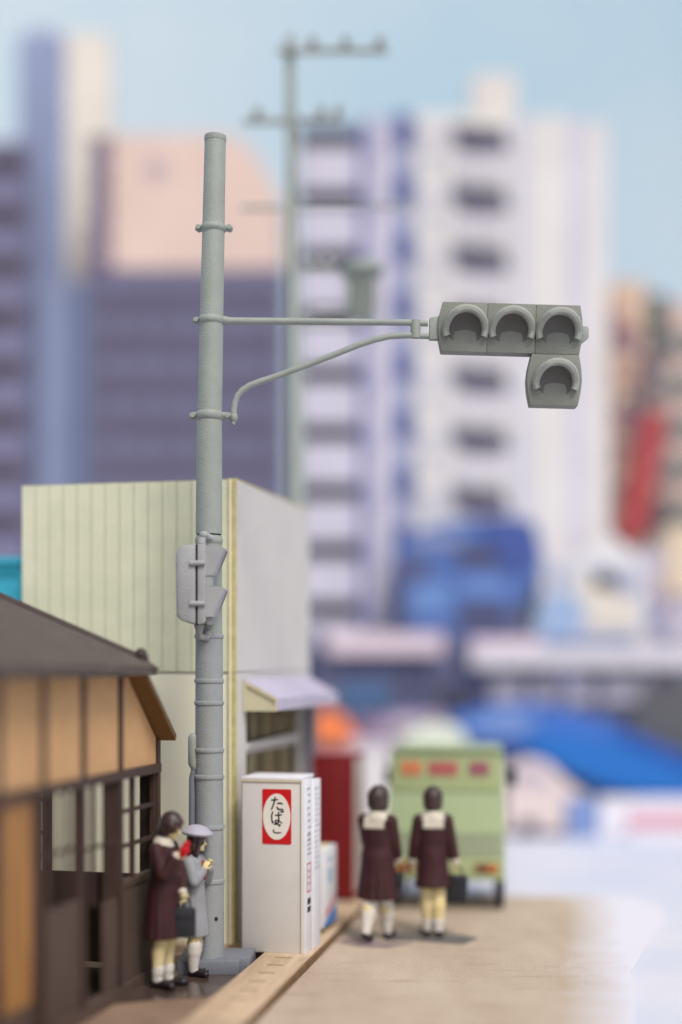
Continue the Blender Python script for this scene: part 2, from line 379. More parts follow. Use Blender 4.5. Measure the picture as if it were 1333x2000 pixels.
# ------------------------------------------------------------------ striped cream shop building
M_cream = mat('cream card', (226,227,200), .85, .03, 3, .12, 50, rgb2=(214,216,190))
M_creamlow = mat('pale cream card', (249,245,222), .85, .01, 3, .1, 50)
M_wside = mat('white card', (204,200,198), .85, .03, 2, .08, 50)
M_yel = mat('yellow card edge', (206,194,136), .85, .12, 12)
M_groove = mat('groove', (150,142,92), .9)
BC = Vector(((458-666.5)/F*13.7, 13.7, 0.08))
bl = thing('shop_building', 'tall boxy shop with pale cream striped front and white side, behind the grey signal pole', 'building', BC, STREET)
z0 = -.08
def bz(z): return z-.08
BW, BD, BH, BJ = 2.28, 2.93, 4.70, 2.78
MB().box(-BW, -.06, .0, .05, bz(.085), bz(BJ)-.006).build('front_wall', M_creamlow, bl, smooth=False)
MB().box(-BW, -.05, .0, .05, bz(BJ)+.006, bz(BH)).build('groove_backing', M_groove, bl, smooth=False)
pk = MB(); x = -BW
i = 0
while x < -.062:
    x1 = min(x+.153, -.062); pk.box(x+.004, x1-.004, -.014, -.0005, bz(BJ)+.008, bz(BH)-.004-.002*(i%2)); x += .153; i += 1
pk.build('plank_cladding', M_cream, bl, smooth=False)
MB().box(-.06, .012, -.022, .05, bz(.085), bz(BJ)-.004).build('corner_trim', M_yel, bl, smooth=False)
MB().box(-.06, .010, -.022, .05, bz(BJ)+.004, bz(BH)+.004).build('corner_trim', M_yel, bl, smooth=False)
MB().box(-.043, -.024, -.0245, -.022, bz(.085), bz(BH)).build('trim_line', M_creamlow, bl, smooth=False)
MB().box(-.05, .004, .052, BD, bz(BJ)+.01, bz(BH)).build('side_wall', M_wside, bl, smooth=False)
MB().box(-.046, .006, .052, BD-.001, bz(BH)+.0005, bz(BH)+.014).build('roof_edge', M_yel, bl, smooth=False)
sw = MB(); WY0, WY1, WZ1, WZ0 = .40, 2.50, bz(2.42), bz(.9)
sw.box(-.05, 0, .052, WY0, bz(.085), bz(BJ)); sw.box(-.05, 0, WY1, BD, bz(.085), bz(BJ)); sw.box(-.05, 0, WY0, WY1, WZ1, bz(BJ)); sw.box(-.05, 0, WY0, WY1, bz(.085), WZ0)
sw.build('shop_wall', M_wside, bl, smooth=False)
MB().box(-BW, 0, BD+.001, BD+.05, bz(.08), bz(BH)).build('back_wall', M_wside, bl, smooth=False)
MB().box(-BW, -BW+.05, .055, BD, bz(.08), bz(BH)-.01).build('side_wall', M_wside, bl, smooth=False)
MB().box(-BW+.05, -.052, .052, BD, bz(4.45), bz(4.5)).build('roof', mat('roof card', (150,146,138), .9), bl, smooth=False)
# shelves and goods behind the shop window
M_shelfback = mat('brown shop interior', (112,98,64), .8, .1, 5)
M_bk = [mat('goods %d' % i, c, .7) for i, c in enumerate([(128,114,84),(96,82,50),(150,138,110),(104,94,66),(140,126,92)])]
M_redgood = mat('red goods', (196,90,80), .6)
wn = MB().box(-.5, -.46, WY0-.3, WY1+.2, bz(.6), bz(2.6)).build('shop_window', M_shelfback, bl, smooth=False)
MB().box(-.04, .01, WY0, WY1, bz(2.0), bz(2.06)).build('window_rail', M_wside, wn, smooth=False)
MB().box(-.3, -.05, WY0, WY1, bz(1.94), bz(1.99)).build('shelf', M_wside, wn, smooth=False)
for zz0, zz1 in ((2.07,2.36),(1.1,1.93)):
    y = WY0+.02; i = 0
    while y < WY1-.05:
        wd = random.choice([.16,.22,.3]); 
        MB().box(-.22, -.08, y, min(WY1,y+wd-.03), bz(zz0), bz(zz1)-random.choice([0,.05,.0])).build('panel', M_redgood if (i == 0 and zz0 > 2) else M_bk[i%5], wn, smooth=False); y += wd; i += 1
MB().box(-.42,-.05,WY0-.3,WY1+.2,bz(2.40),bz(2.42)).build('ceiling_board', M_shelfback, wn, smooth=False)
# awning
M_awn = mat('lavender card awning', (188,182,204), .8, .04, 3)
M_awnside = mat('cream awning bracket', (200,194,166), .8, .05, 6)
aw = MB(); AY0, AY1 = .30, 2.9
aw.prism([(.006,AY0,bz(2.72)),(.37,AY0,bz(2.52)),(.37,AY0,bz(2.40)),(.355,AY0,bz(2.40)),(.355,AY0,bz(2.505)),(.006,AY0,bz(2.70))], (0,AY1-AY0,0))
ao = aw.build('awning', M_awn, bl, smooth=False)
m = MB(); m.prism([(.006,AY0-.02,bz(2.71)),(.36,AY0-.02,bz(2.52)),(.36,AY0-.02,bz(2.49)),(.006,AY0-.02,bz(2.67))], (0,.02,0))
m.prism([(.335,AY0-.02,bz(2.49)),(.36,AY0-.02,bz(2.49)),(.36,AY0-.02,bz(2.39)),(.335,AY0-.02,bz(2.39))], (0,.02,0))
m.prism([(.006,AY0-.02,bz(2.44)),(.335,AY0-.02,bz(2.44)),(.335,AY0-.02,bz(2.39)),(.006,AY0-.02,bz(2.39))], (0,.02,0))
m.prism([(.006,AY0-.02,bz(2.67)),(.04,AY0-.02,bz(2.67)),(.04,AY0-.02,bz(2.44)),(.006,AY0-.02,bz(2.44))], (0,.02,0))
m.prism([(.03,AY0+.004,bz(2.68)),(.345,AY0+.004,bz(2.50)),(.345,AY0+.004,bz(2.42)),(.03,AY0+.004,bz(2.42))], (0,.012,0))
m.build('awning_bracket', M_awnside, ao, smooth=False)
MB().box(.006,.335,AY0+.02,AY1,bz(2.39),bz(2.405)).build('awning_soffit', M_awnside, ao, smooth=False)
MB().box(.004,.11,2.62,2.92,bz(.08),bz(2.38)).build('pillar', mat('grey pillar', (132,132,142), .8), bl, smooth=False)

tq = at(10,1400,15.6); tq = thing('turquoise_building', 'bright turquoise building top peeking out left of the striped cream building', 'building', (tq.x-.75, 15.6, .08-.08), STREET)
M_tq = mat('turquoise card', (70,184,214), .7, .05, 3); M_tq2 = mat('deep turquoise card', (44,150,176), .7)
MB().box(-.9,.99,0,1.2,.082,3.98).build('wall', M_tq, tq, smooth=False)
MB().box(-.93,1.02,-.03,1.23,3.985,4.06).build('roof_edge', M_tq, tq, smooth=False)
MB().box(-.9,.99,-.012,-.002,3.84,3.95).build('roof_band', M_tq2, tq, smooth=False)

# ------------------------------------------------------------------ old brown wooden house on the left
M_plas = mat('tan plaster', (200,160,118), .8, .06, 2.5, .1, 30, rgb2=(188,148,106))
M_dw = mat('dark stained wood', (76,58,52), .55, .15, 4, .2, 30, stretch=(5,5,.6))
M_dw2 = mat('brown wood panel', (92,76,68), .55, .12, 4, .2, 30, stretch=(5,5,.6))
M_in = mat('dark interior', (52,42,34), .8)
M_amber = mat('amber varnished wood', (176,128,72), .45, .2, 3, .1, 20, rgb2=(140,98,54), stretch=(3,3,.5))
M_tile = mat('grey brown roof tile', (98,90,86), .6, .12, 6, .2, 30)
M_ridge = mat('dark ridge tile', (74,62,60), .6, .1, 6)
M_raft = mat('brown roof underside', (120,88,50), .8, .1, 6)
HC = Vector(((310-666.5)/F*12.72, 12.72, .008))
hs = thing('wooden_house', 'old dark timber house with tan plaster panels and tiled roof at the left edge', 'house', HC, STREET)
def wl(y, dz=0): return 2.17+(-.02-y)*.80            # underside of the far sloping roof
posts = [-.035,-.93,-1.70,-2.43,-3.16,-3.90,-4.64]
for i, y in enumerate(posts):
    top = 2.17 if i == 0 else 2.76
    MB().box(-.07,.022,y-.034,y+.034,.0,top).build('post', M_dw, hs, smooth=False)
MB().box(-.06,.03,-4.7,.0,1.865,1.945).build('beam', M_dw, hs, smooth=False)
MB().box(-.07,.035,-4.7,.0,.0,.10).build('ground_sill', M_dw2, hs, smooth=False)
MB().prism([(-.05,-.895,1.946),(-.05,-.07,1.946),(-.05,-.07,wl(-.07)-.03),(-.05,-.70,2.70),(-.05,-.70,2.74),(-.05,-.895,2.74)],(.05,0,0)).build('plaster_panel', M_plas, hs, smooth=False)
for a, b_ in zip(posts[2:], posts[1:-1]):
    MB().box(-.05,0,a+.035,b_-.035,1.946,2.75).build('plaster_panel', M_plas, hs, smooth=False)
# bays below the beam
def bars(name, y0, y1, vz, hz, mt=M_dw, x0=-.04, x1=0.0, zt=1.864, zb=.98, t=.022):
    m = MB(); 
    for v in vz: m.box(x0,x1,v-t/2,v+t/2,zb,zt)
    for h in hz: m.box(x0+.006,x1-.006,y0,y1,h-t/2,h+t/2)
    return m.build(name, mt, hs, smooth=False)
MB().box(-.05,-.004,-.895,-.07,.101,.93).build('wall_panel', M_dw2, hs, smooth=False)
MB().box(-.06,.01,-.895,-.07,.93,.985).build('window_sill', M_dw2, hs, smooth=False)
bars('window_frame', -.895, -.07, [-.60,-.10], [1.28,1.58], t=.035)
# bay two: sliding door with lattice
MB().box(-.05,-.006,-1.22,-.965,.101,.87).build('door_panel', M_dw2, hs, smooth=False)
bars('door_lattice', -1.66, -.965, [-1.0,-1.10,-1.20,-1.45], [1.35], zb=.87)
# bay three
MB().box(-.045,-.006,-2.395,-1.735,.101,.98).build('door_panel', M_dw2, hs, smooth=False)
bars('door_lattice', -2.395, -1.735, [-1.80,-1.98,-2.20], [1.40], zb=.98, t=.028)
# bay four: amber varnished door, and the rest
MB().box(-.045,-.006,-3.125,-2.60,.36,1.862).build('amber_door', M_amber, hs, smooth=False)
MB().box(-.045,-.006,-2.58,-2.465,.101,1.862).build('door_stile', M_dw, hs, smooth=False)
MB().box(-.05,-.01,-3.125,-2.60,.101,.355).build('door_panel', M_dw2, hs, smooth=False)
MB().box(-.045,-.006,-3.865,-3.195,.101,1.862).build('door_panel', M_dw2, hs, smooth=False)
MB().box(-.045,-.006,-4.605,-3.935,.101,1.862).build('door_panel', M_dw2, hs, smooth=False)
# far end wall with open windows, back wall, near wall, floor
fw = MB(); fw.box(-.16,-.071,-.06,-.01,.10,2.12); fw.box(-2.6,-.16,-.06,-.01,.10,.925); fw.box(-2.6,-.16,-.06,-.01,1.90,2.12); fw.box(-1.125,-1.052,-.06,-.01,.925,1.90)
fw.build('end_wall', M_in, hs, smooth=False)
eb = MB(); eb.box(-2.4,-1.13,-.05,-.02,1.57,1.61); eb.box(-2.4,-1.13,-.05,-.02,1.26,1.30); eb.box(-1.62,-1.58,-.052,-.018,.93,1.90); eb.box(-2.12,-2.08,-.052,-.018,.93,1.90); eb.build('window_bars', M_dw, hs, smooth=False)
MB().box(-4.0,-3.95,-4.7,-.7,.0,2.75).build('back_wall', M_in, hs, smooth=False)
MB().box(-3.95,-.07,-4.7,-4.65,.0,2.75).build('near_wall', M_in, hs, smooth=False)
MB().box(-3.95,-.07,-4.64,-.07,.0,.05).build('floor', M_in, hs, smooth=False)
MB().box(-.95,-.55,-.75,-.45,.055,.30).build('stool', M_in, hs, bevel=.01)
# main roof: slopes to the street
def roofpt(x): return 2.80+(.20-x)*math.tan(R(22.6))
rf = MB(); RY0, RY1 = -5.0, -.60; rx0, rx1 = -1.95, .20
rf.prism([(rx1,RY0,roofpt(rx1)-.035),(rx1,RY0,roofpt(rx1)+.01),(rx0,RY0,roofpt(rx0)+.01),(-4.15,RY0,roofpt(rx1)+.01),(-4.15,RY0,roofpt(rx1)-.035),(rx0,RY0,roofpt(rx0)-.045)], (0,RY1-RY0,0))
rfo = rf.build('roof', M_tile, hs, smooth=False)
rt = MB(); y = RY0+.06
while y < RY1-.08:
    rt.tube([(rx1+.012,y,roofpt(rx1)+.016),(rx0,y,roofpt(rx0)+.016)], .036, 8); y += .15
for k in range(14):
    x = rx1-.02-k*.155
    rt.box(x-.006,x+.006,RY0,RY1,roofpt(x)+.006,roofpt(x)+.024)
rt.build('tile_ribs', M_tile, rfo)
MB().tube([(rx1-.12,RY1-.03,roofpt(rx1-.12)+.045),(rx0,RY1-.03,roofpt(rx0)+.045)], .042, 10).build('verge_ridge', M_ridge, rfo)
MB().tube([(rx0,RY0,roofpt(rx0)+.05),(rx0,RY1,roofpt(rx0)+.05)], .07, 12).build('ridge', M_ridge, rfo)
og = MB(); og.ell((rx1-.125,RY1-.03,roofpt(rx1-.1)+.10),(.055,.05,.055)); og.ell((rx1-.19,RY1-.03,roofpt(rx1-.1)+.085),(.05,.045,.04)); og.box(rx1-.17,rx1-.07,RY1-.07,RY1+.01,roofpt(rx1-.1)+.02,roofpt(rx1-.1)+.09)
og.build('ridge_end_tile', M_ridge, rfo)
MB().tube([(rx1+.02,RY1-.02,roofpt(rx1)-.005),(rx1-.12,RY1-.02,roofpt(rx1-.12)+.02)], [.03,.045], 10).build('eave_tile', M_ridge, rfo)
# lower roof sloping away at the far end, seen from below
s_ = MB(); s_.prism([(.17,-.80,wl(-.80)),(.17,.0,wl(.0)),(.17,.0,wl(.0)+.03),(.17,-.80,wl(-.80)+.03)], (-2.9,0,0)); lo = s_.build('lower_roof', M_raft, hs, smooth=False)
MB().prism([(.172,-.80,wl(-.80)+.031),(.172,.01,wl(.01)+.031),(.172,.01,wl(.01)+.06),(.172,-.80,wl(-.80)+.06)], (-2.9,0,0)).build('lower_tiles', M_tile, lo, smooth=False)

# ------------------------------------------------------------------ vending machines
M_vw = mat('white machine card', (206,202,198), .75, .03, 4, .08, 60)
M_vw2 = mat('bright machine front', (222,222,228), .7, .03, 4)
M_edge = mat('cream card edge', (222,210,170), .8)
M_red = mat('sign red', (196,22,30), .5, .03)
M_signw = mat('sign white', (228,222,212), .6, .02)
M_ink = mat('ink', (38,36,40), .6)
M_rowink = mat('row ink', (176,176,186), .6); M_redink = mat('red ink', (200,60,60), .6); M_blueink = mat('blue ink', (70,130,200), .6)
M_pinkink = mat('pink ink', (220,120,130), .6); M_cyanink = mat('pale blue ink', (130,178,206), .6)
def onfront(x, z, y=-.004):      # text in the x-z plane facing -y
    return Matrix.Translation((x, y, z))@Matrix.Rotation(R(90), 4, 'X')
def onside(y, z, x):            # text in the y-z plane facing +x
    return Matrix.Translation((x, y, z))@Matrix.Rotation(R(90), 4, 'Z')@Matrix.Rotation(R(90), 4, 'X')
v1 = thing('cigarette_vending_machine', 'tall white vending machine with red and white sign on its side, beside the signal pole', 'vending machine', ((470-666.5)/F*13.38, 13.38, .086), STREET)
VB = MB().box(.015,.60,.012,.50,.0,1.655).build('body', M_vw, v1, bevel=.004)
MB().box(-.004,.011,.05,.52,.0,1.64).build('side_card', M_edge, v1, smooth=False)
MB().box(.01,.60,.004,.53,1.660,1.69).build('top_panel', M_vw2, v1, bevel=.004)
MB().box(.012,.60,.0,.0115,1.646,1.658).build('edge_strip', M_edge, v1, smooth=False)
MB().box(.604,.652,.0,.24,.0,1.665).build('front_panel', M_vw2, v1, bevel=.004)
fp = MB().box(.604,.668,.245,.53,.0,1.645).build('front_panel', M_vw2, v1, bevel=.004)
MB().box(.608,.613,-.004,-.0005,.0,1.66).build('edge_strip', M_edge, v1, smooth=False)
def rrect(x0,x1,z0,z1,r,n=5):
    P = []
    for cx, cz, a0 in ((x1-r,z1-r,0),(x0+r,z1-r,90),(x0+r,z0+r,180),(x1-r,z0+r,270)):
        for k in range(n+1):
            a = R(a0+90*k/n); P.append((cx+r*math.cos(a), cz+r*math.sin(a)))
    return P
sx0, sx1, sz0, sz1 = .218, .508, 1.045, 1.575
sg = MB().prism([(x,.0075,z) for x,z in rrect(sx0,sx1,sz0,sz1,.015)], (0,.004,0)).build('tobacco_sign', M_red, v1, smooth=False)
cx, cz = (sx0+sx1)/2, (sz0+sz1)/2
MB().prism([(cx+.137*math.cos(2*math.pi*k/56),.0045,cz+.222*math.sin(2*math.pi*k/56)) for k in range(56)], (0,.0026,0)).build('sign_oval', M_signw, sg, smooth=False)
GLY = [[[(.08,.74),(.3,.76),(.56,.80)],[(.36,.97),(.29,.62),(.20,.32),(.08,.08)],[(.52,.50),(.72,.54),(.90,.49)],[(.50,.27),(.56,.14),(.72,.09),(.94,.12)]],
       [[(.17,.93),(.09,.62),(.10,.32),(.17,.08),(.22,.2)],[(.36,.66),(.6,.67),(.86,.70)],[(.62,.92),(.63,.6),(.64,.26),(.57,.11),(.42,.09),(.36,.18),(.45,.28),(.66,.24),(.88,.08)],[(.80,.98),(.87,.86)],[(.93,1.03),(1.0,.91)]],
       [[(.22,.84),(.5,.86),(.78,.80),(.66,.68)],[(.20,.42),(.20,.24),(.42,.14),(.86,.18)]]]
def ribbon(mb, P, w_, T, y):
    P = [Vector((a, b)) for a, b in P]
    Q_ = [P[0]]                                   # smooth the stroke
    for k in range(len(P)-1):
        p0, p1, p2, p3 = P[max(k-1,0)], P[k], P[k+1], P[min(k+2,len(P)-1)]
        for t in (.25,.5,.75,1):
            Q_.append(.5*((2*p1)+(p2-p0)*t+(2*p0-5*p1+4*p2-p3)*t*t+(3*p1-p0-3*p2+p3)*t**3))
    n = len(Q_); lft = []; rgt = []
    for k, q in enumerate(Q_):
        d = (Q_[min(k+1,n-1)]-Q_[max(k-1,0)]).normalized(); e = Vector((-d.y, d.x))
        ww = w_*(.75+.25*math.sin(math.pi*(.15+.8*k/(n-1))))
        lft.append(q+e*ww); rgt.append(q-e*ww)
    d0 = (Q_[0]-Q_[1]).normalized()*w_*.6; d1 = (Q_[-1]-Q_[-2]).normalized()*w_*.6
    lft = [Q_[0]+d0]+lft+[Q_[-1]+d1]; rgt = [Q_[0]+d0]+rgt+[Q_[-1]+d1]
    m = len(lft); vs = [T(v, y) for v in lft]+[T(v, y) for v in rgt]
    mb.add(vs, [(k, k+1, m+k+1, m+k) for k in range(m-1)])
for i, g_ in enumerate(GLY):
    m = MB(); zc = [cz+.058, cz-.072, cz-.172][i]; gs = [.135,.130,.115][i]
    for k, st in enumerate(g_):
        ribbon(m, st, .060, lambda v, y: (cx-gs*.5+v.x*gs+.004, y, zc+v.y*gs), .0035-.0003*k)
    m.build('sign_letter', M_ink, sg, smooth=False)
# printing on the narrow street front: rows of packets, red frame, coin keys
pf = MB(); 
for k in range(9):
    z = 1.58-k*.062; pf.box(.6523,.6535,.05+random.random()*.05,.16+random.random()*.05,z-.016,z+.004+random.random()*.01); 
pf.build('product_row', M_rowink, v1, smooth=False)
pf = MB()
for k in range(16):
    z = 1.56-k*.052; pf.box(.6683,.6695,.27+random.random()*.05,.42+random.random()*.08,z-.012,z+random.random()*.014)
pf.build('product_row', mat('pale grey ink', (196,196,206), .6), v1, smooth=False)
pf = MB(); 
for k in range(5):
    z = 1.13-k*.045; pf.box(.6523,.6535,.06+.01*(k%2),.2,z-.014,z+.01)
pf.build('product_row', M_rowink, v1, smooth=False)
fr = MB(); fy0, fy1, fz0, fz1 = .05,.20,.58,.86
fr.box(.6523,.6535,fy0,fy1,fz1-.012,fz1); fr.box(.6523,.6535,fy0,fy1,fz0,fz0+.012); fr.box(.6523,.6535,fy0,fy0+.016,fz0+.012,fz1-.012); fr.box(.6523,.6535,fy1-.016,fy1,fz0+.012,fz1-.012)
fr.build('red_frame', M_redink, v1, smooth=False)
fr = MB(); 
for z in (.66,.72,.78): fr.box(.6523,.6532,.085,.165,z-.012,z+.014)
fr.build('label_print', M_rowink, v1, smooth=False)
fr = MB(); fr.box(.6523,.6536,.07,.19,.46,.52); fr.box(.6523,.6536,.07,.19,.385,.44); fr.build('coin_keys', M_ink, v1, smooth=False)

v2 = thing('drinks_freezer', 'low cream-topped white freezer with blue print, behind the tall white vending machine', 'freezer', ((632-666.5)/F*14.2-.9736*.30, 14.2+.07, .086), STREET)
MB().box(.0,.225,.0,.62,.05,.84).build('body', M_vw, v2, bevel=.012)
MB().box(.232,.300,.012,.60,.05,.865).build('front_panel', M_vw2, v2, bevel=.02)
MB().box(.0,.229,-.004,.61,.843,.862).build('lid', mat('cream lid', (236,222,186), .6), v2, bevel=.006)
MB().box(.02,.28,.02,.58,.0,.048).build('plinth', mat('wood plinth', (120,98,40), .8), v2, smooth=False)
pp = MB(); 
for z in (.74,.62,.57,.52): pp.box(.3003,.3015,.2,.38,z-.018,z+.018)
pp.build('blue_print', M_cyanink, v2, smooth=False)
MB().prism([(.3003,.10,.22),(.3003,.30,.27),(.3003,.50,.36),(.3003,.50,.30),(.3003,.30,.20),(.3003,.10,.15)], (.001,0,0)).build('pink_swoosh', M_pinkink, v2, smooth=False)
MB().prism([(.3003,.03,.06),(.3003,.58,.06),(.3003,.58,.24),(.3003,.30,.17),(.3003,.03,.10)], (.001,0,0)).build('blue_swoosh', M_blueink, v2, smooth=False)

v3 = thing('red_vending_machine', 'tall dark red vending machine with pale front edge, left of the walking girls', 'vending machine', ((690-666.5)/F*16.2-.9736*.70, 16.2+.16, .086), STREET)
MB().box(.0,.64,.0,.62,.04,1.70).build('body', mat('dark red card', (128,26,32), .6, .08, 3), v3, bevel=.01)
MB().box(.645,.70,.0,.62,.02,1.71).build('front_panel', mat('red panel edge', (136,34,40), .6), v3, bevel=.01)
MB().box(.704,.712,.03,.60,.1,1.66).build('display', mat('pale front card', (206,192,190), .6), v3, smooth=False)
MB().box(.0,.70,.0,.62,1.712,1.725).build('top_panel', mat('pinkish top card', (196,120,124), .6), v3, smooth=False)
MB().box(.03,.66,.03,.6,.0,.038).build('plinth', M_dark, v3, smooth=False)

# ------------------------------------------------------------------ utility pole behind the shop
M_up = mat('green grey pole', (160,168,164), .7, .05, 4)
M_up2 = mat('green grey fittings', (154,159,153), .7, .05, 4)
UZ = 17.6; UP = F/UZ; ux = (579-666.5)/UP
ut = thing('utility_pole', 'tall grey utility pole with crossarms and drum transformer, behind the shop building', 'utility pole', (ux, UZ, -.08))
def Q(px, py, dy=0): return Vector(((px-666.5)/UP-ux, dy, CAMH+.08+(1300-py)/UP))
MB().tube([Vector((0,0,.0)),Q(578,900),Q(572,500),Q(567,72)], [.135,.118,.092,.062], 24).build('pole', M_up, ut)
def xarm(x0, x1, y, ins, r=.045, y2=None):
    o = MB().tube([Q(x0,y,-.1),Q(x1,y2 or y,-.1)], r, 8).build('crossarm', M_up2, ut)
    for px in ins:
        c = Q(px, y, -.1)
        MB().lathe([(.025,0),(.028,.04),(.06,.05),(.066,.075),(.04,.10),(.054,.115),(.046,.145),(.025,.16)], (c.x,c.y,c.z+.02), 14).build('insulator', M_up2, o)
xarm(543, 757, 106, [612,676,742]); xarm(476, 560, 243, [505]); xarm(580, 668, 240, [628,662], .035); xarm(472, 552, 411, [], .03); xarm(584, 800, 408, [], .022)
xarm(590, 668, 532, [612,640], .03); xarm(590, 680, 636, [], .03)
MB().tube([Q(545,100,-.1),Q(567,124,-.1)], .02, 6).build('arm_brace', M_up2, ut)
c = Q(706, 625, 0)
MB().lathe([(.16,0),(.175,.03),(.175,.50),(.19,.53),(.30,.60),(.30,.68),(.22,.72),(.1,.75)], (c.x,c.y,c.z), 24).build('transformer', M_up, ut)
tb = MB()
for k in range(6): tb.box(c.x-.24+k*.09, c.x-.21+k*.09, -.22, -.12, c.z+.05, c.z+.5)
tb.build('cooling_fins', M_up2, ut)
MB().box(c.x-.6,c.x-.15,-.03,.03,c.z+.1,c.z+.15).build('transformer_bracket', M_up2, ut)

# ------------------------------------------------------------------ green van seen from behind
M_vg = mat('pale green van card', (172,188,148), .55, .03, 2)
M_vg2 = mat('olive green van card', (164,176,130), .55, .03, 2)
M_vg3 = mat('greyish green slats', (178,188,158), .55, .03, 2)
M_tyre = mat('tyre black', (36,38,44), .8)
TZ = 16.05; TP = F/TZ
tv = thing('green_van', 'pale green box van parked facing away, behind the two walking girls', 'van', ((872-666.5)/TP, TZ, .0), -math.atan(.112))
wv = .68
bd = MB(); bd.prism([(-wv,0,.36),(wv,0,.36),(wv,0,1.05),(wv-.03,.03,1.80),(wv-.07,.05,1.86),(-wv+.07,.05,1.86),(-wv+.03,.03,1.80),(-wv,0,1.05)], (0,1.5,0)); bd.build('body', M_vg, tv, bevel=.015)
bd = MB(); bd.prism([(-wv+.04,-.012,1.40),(wv-.04,-.012,1.40),(wv-.06,.018,1.79),(-wv+.06,.018,1.79)], (0,.01,0)); uo = bd.build('upper_door', M_vg2, tv, smooth=False)
MB().box(-wv+.03,wv-.03,.0,.06,1.862,1.885).build('roof_lip', M_vg2, tv, smooth=False)
MB().prism([(-wv+.02,-.004,1.38),(wv-.02,-.004,1.38),(wv-.02,-.05,.90),(-wv+.02,-.05,.90)], (0,.03,0)).build('tailgate', M_vg, tv, smooth=False)
tg = MB(); 
for k in range(7): tg.box(-wv+.03,wv-.03,-.045-(k%2)*.006,.0,.64+k*.036,.64+k*.036+.026)
tg.build('vent_slats', M_vg3, tv, smooth=False)
bm_ = MB().box(-wv+.01,wv-.01,-.05,.0,.37,.63).build('rear_bumper', M_vg2, tv, bevel=.01)
for sgn in (-1, 1):
    l0 = MB().box(min(sgn*.34,sgn*.60),max(sgn*.34,sgn*.60),-.07,-.05,.47,.56).build('tail_light', mat('tail light housing', (120,60,46), .4), tv, smooth=False)
    MB().box(min(sgn*.50,sgn*.59),max(sgn*.50,sgn*.59),-.078,-.0705,.48,.55).build('indicator', mat('amber lens', (222,120,50), .4), l0, smooth=False)
for sgn in (-1, 1):
    for yy in (.30, 1.2):
        xw = sgn*(wv-.065)
        wo = MB().tube([(xw-.055,yy,.25),(xw-.04,yy,.25),(xw+.04,yy,.25),(xw+.055,yy,.25)], [.22,.25,.25,.22], 32).build('wheel', M_tyre, tv)
        MB().tube([(xw-.06,yy,.25),(xw+.06,yy,.25)], .12, 20).build('rim', mat('rim', (150,150,150), .4), wo)
for sgn in (-1, 1):
    MB().tube([(sgn*wv,1.4,1.42),(sgn*(wv+.11),1.4,1.46)], .02, 8).build('mirror_arm', M_tyre, tv)
    MB().box(min(sgn*(wv+.05),sgn*(wv+.15)),max(sgn*(wv+.05),sgn*(wv+.15)),1.34,1.4,1.34,1.56).build('mirror', M_tyre, tv, bevel=.02)
# three coloured blocks of lettering, too soft to read in the photo
for (x0, x1, c) in ((-.52,-.28,(244,134,92)),(-.20,.14,(206,88,104)),(.27,.50,(172,76,116))):
    m = MB(); mm = mat('van print', c, .6)
    k = max(2, int((x1-x0)/.11)); wdt = (x1-x0)/k
    for q in range(k):
        a = x0+q*wdt; m.box(a+.008,a+wdt-.008,-.016,-.0125,1.70,1.725); m.box(a+.008,a+wdt-.008,-.016,-.0125,1.61,1.635); m.box(a+.008,a+.032,-.0165,-.0125,1.57,1.74); m.box(a+wdt*.55,a+wdt*.55+.026,-.0165,-.0125,1.57,1.74); m.box(a+.01,a+wdt-.01,-.0158,-.0125,1.655,1.68)
    m.build('door_print', mm, uo, smooth=False)

# ------------------------------------------------------------------ backdrop city (everything far behind the model street)
def hexmat(c, rough=.85, var=.05, sc=.8): return mat('far %d %d %d' % c, c, rough, var, sc, spec=.1)
_mc = {}
def HX(*c):
    if c not in _mc: _mc[c] = hexmat(c)
    return _mc[c]
TB = -.02                       # table top
def brect(Z, x0, x1, y0, y1=None, d=.6, off=0.0):   # box whose front face covers picture rect at distance Z (y1 None: down to the table)
    a = at(x0, y0, Z); b = at(x1, y1 if y1 else 1700, Z)
    zb = b.z if y1 else TB
    return (a.x, b.x, Z+off, Z+off+d, max(TB, zb), a.z)
class Far:
    def __init__(s, name, label, cat, px, Z, group=None):
        s.Z = Z; p = at(px, 1300, Z); s.o = thing(name, label, cat, (p.x, Z, TB), 0, group); s.c = Vector((p.x, Z, TB))
    def box(s, name, col, x0, x1, y0, y1=None, d=.6, off=0.0, parent=None, bevel=0):
        x0_, x1_, ya, yb, z0_, z1_ = brect(s.Z, x0, x1, y0, y1, d, off); c = s.c
        mb = MB().box(x0_-c.x, x1_-c.x, ya-c.y, yb-c.y, z0_-c.z, z1_-c.z)
        return mb.build(name, HX(*col) if isinstance(col, tuple) else col, parent or s.o, smooth=False, bevel=bevel)
    def poly(s, name, col, pts, d=.4, off=0.0, parent=None):
        P = [at(px, py, s.Z)+Vector((0,off,0))-s.c for px, py in pts]
        return MB().prism(P, (0,d,0)).build(name, HX(*col), parent or s.o, smooth=False)
# far left tower
t = Far('office_tower', 'slim high tower with blue-grey face and sunlit cream face, far behind at left', 'tower', 120, 27.5)
t.box('wall', (150,160,192), 36, 128, 72); t.box('sunlit_wall', (236,228,218), 128, 212, 62, 560, off=.05); t.box('lower_wall', (166,178,212), 85, 172, 556, off=-.2, d=.4)  # sunlit and shaded tower sides put into the wall colours
t.box('crown', (168,176,204), 50, 110, 56, 72)
# far left striped block
t = Far('apartment_block', 'dark purple-grey block with striped windows at the far left edge', 'building', 0, 26.5)
t.box('wall', (128,126,154), -220, 52, 275)
for k in range(8):
    t.box('window_band', (92,84,98), -210, 46, 300+k*100, 340+k*100, d=.03, off=-.032)
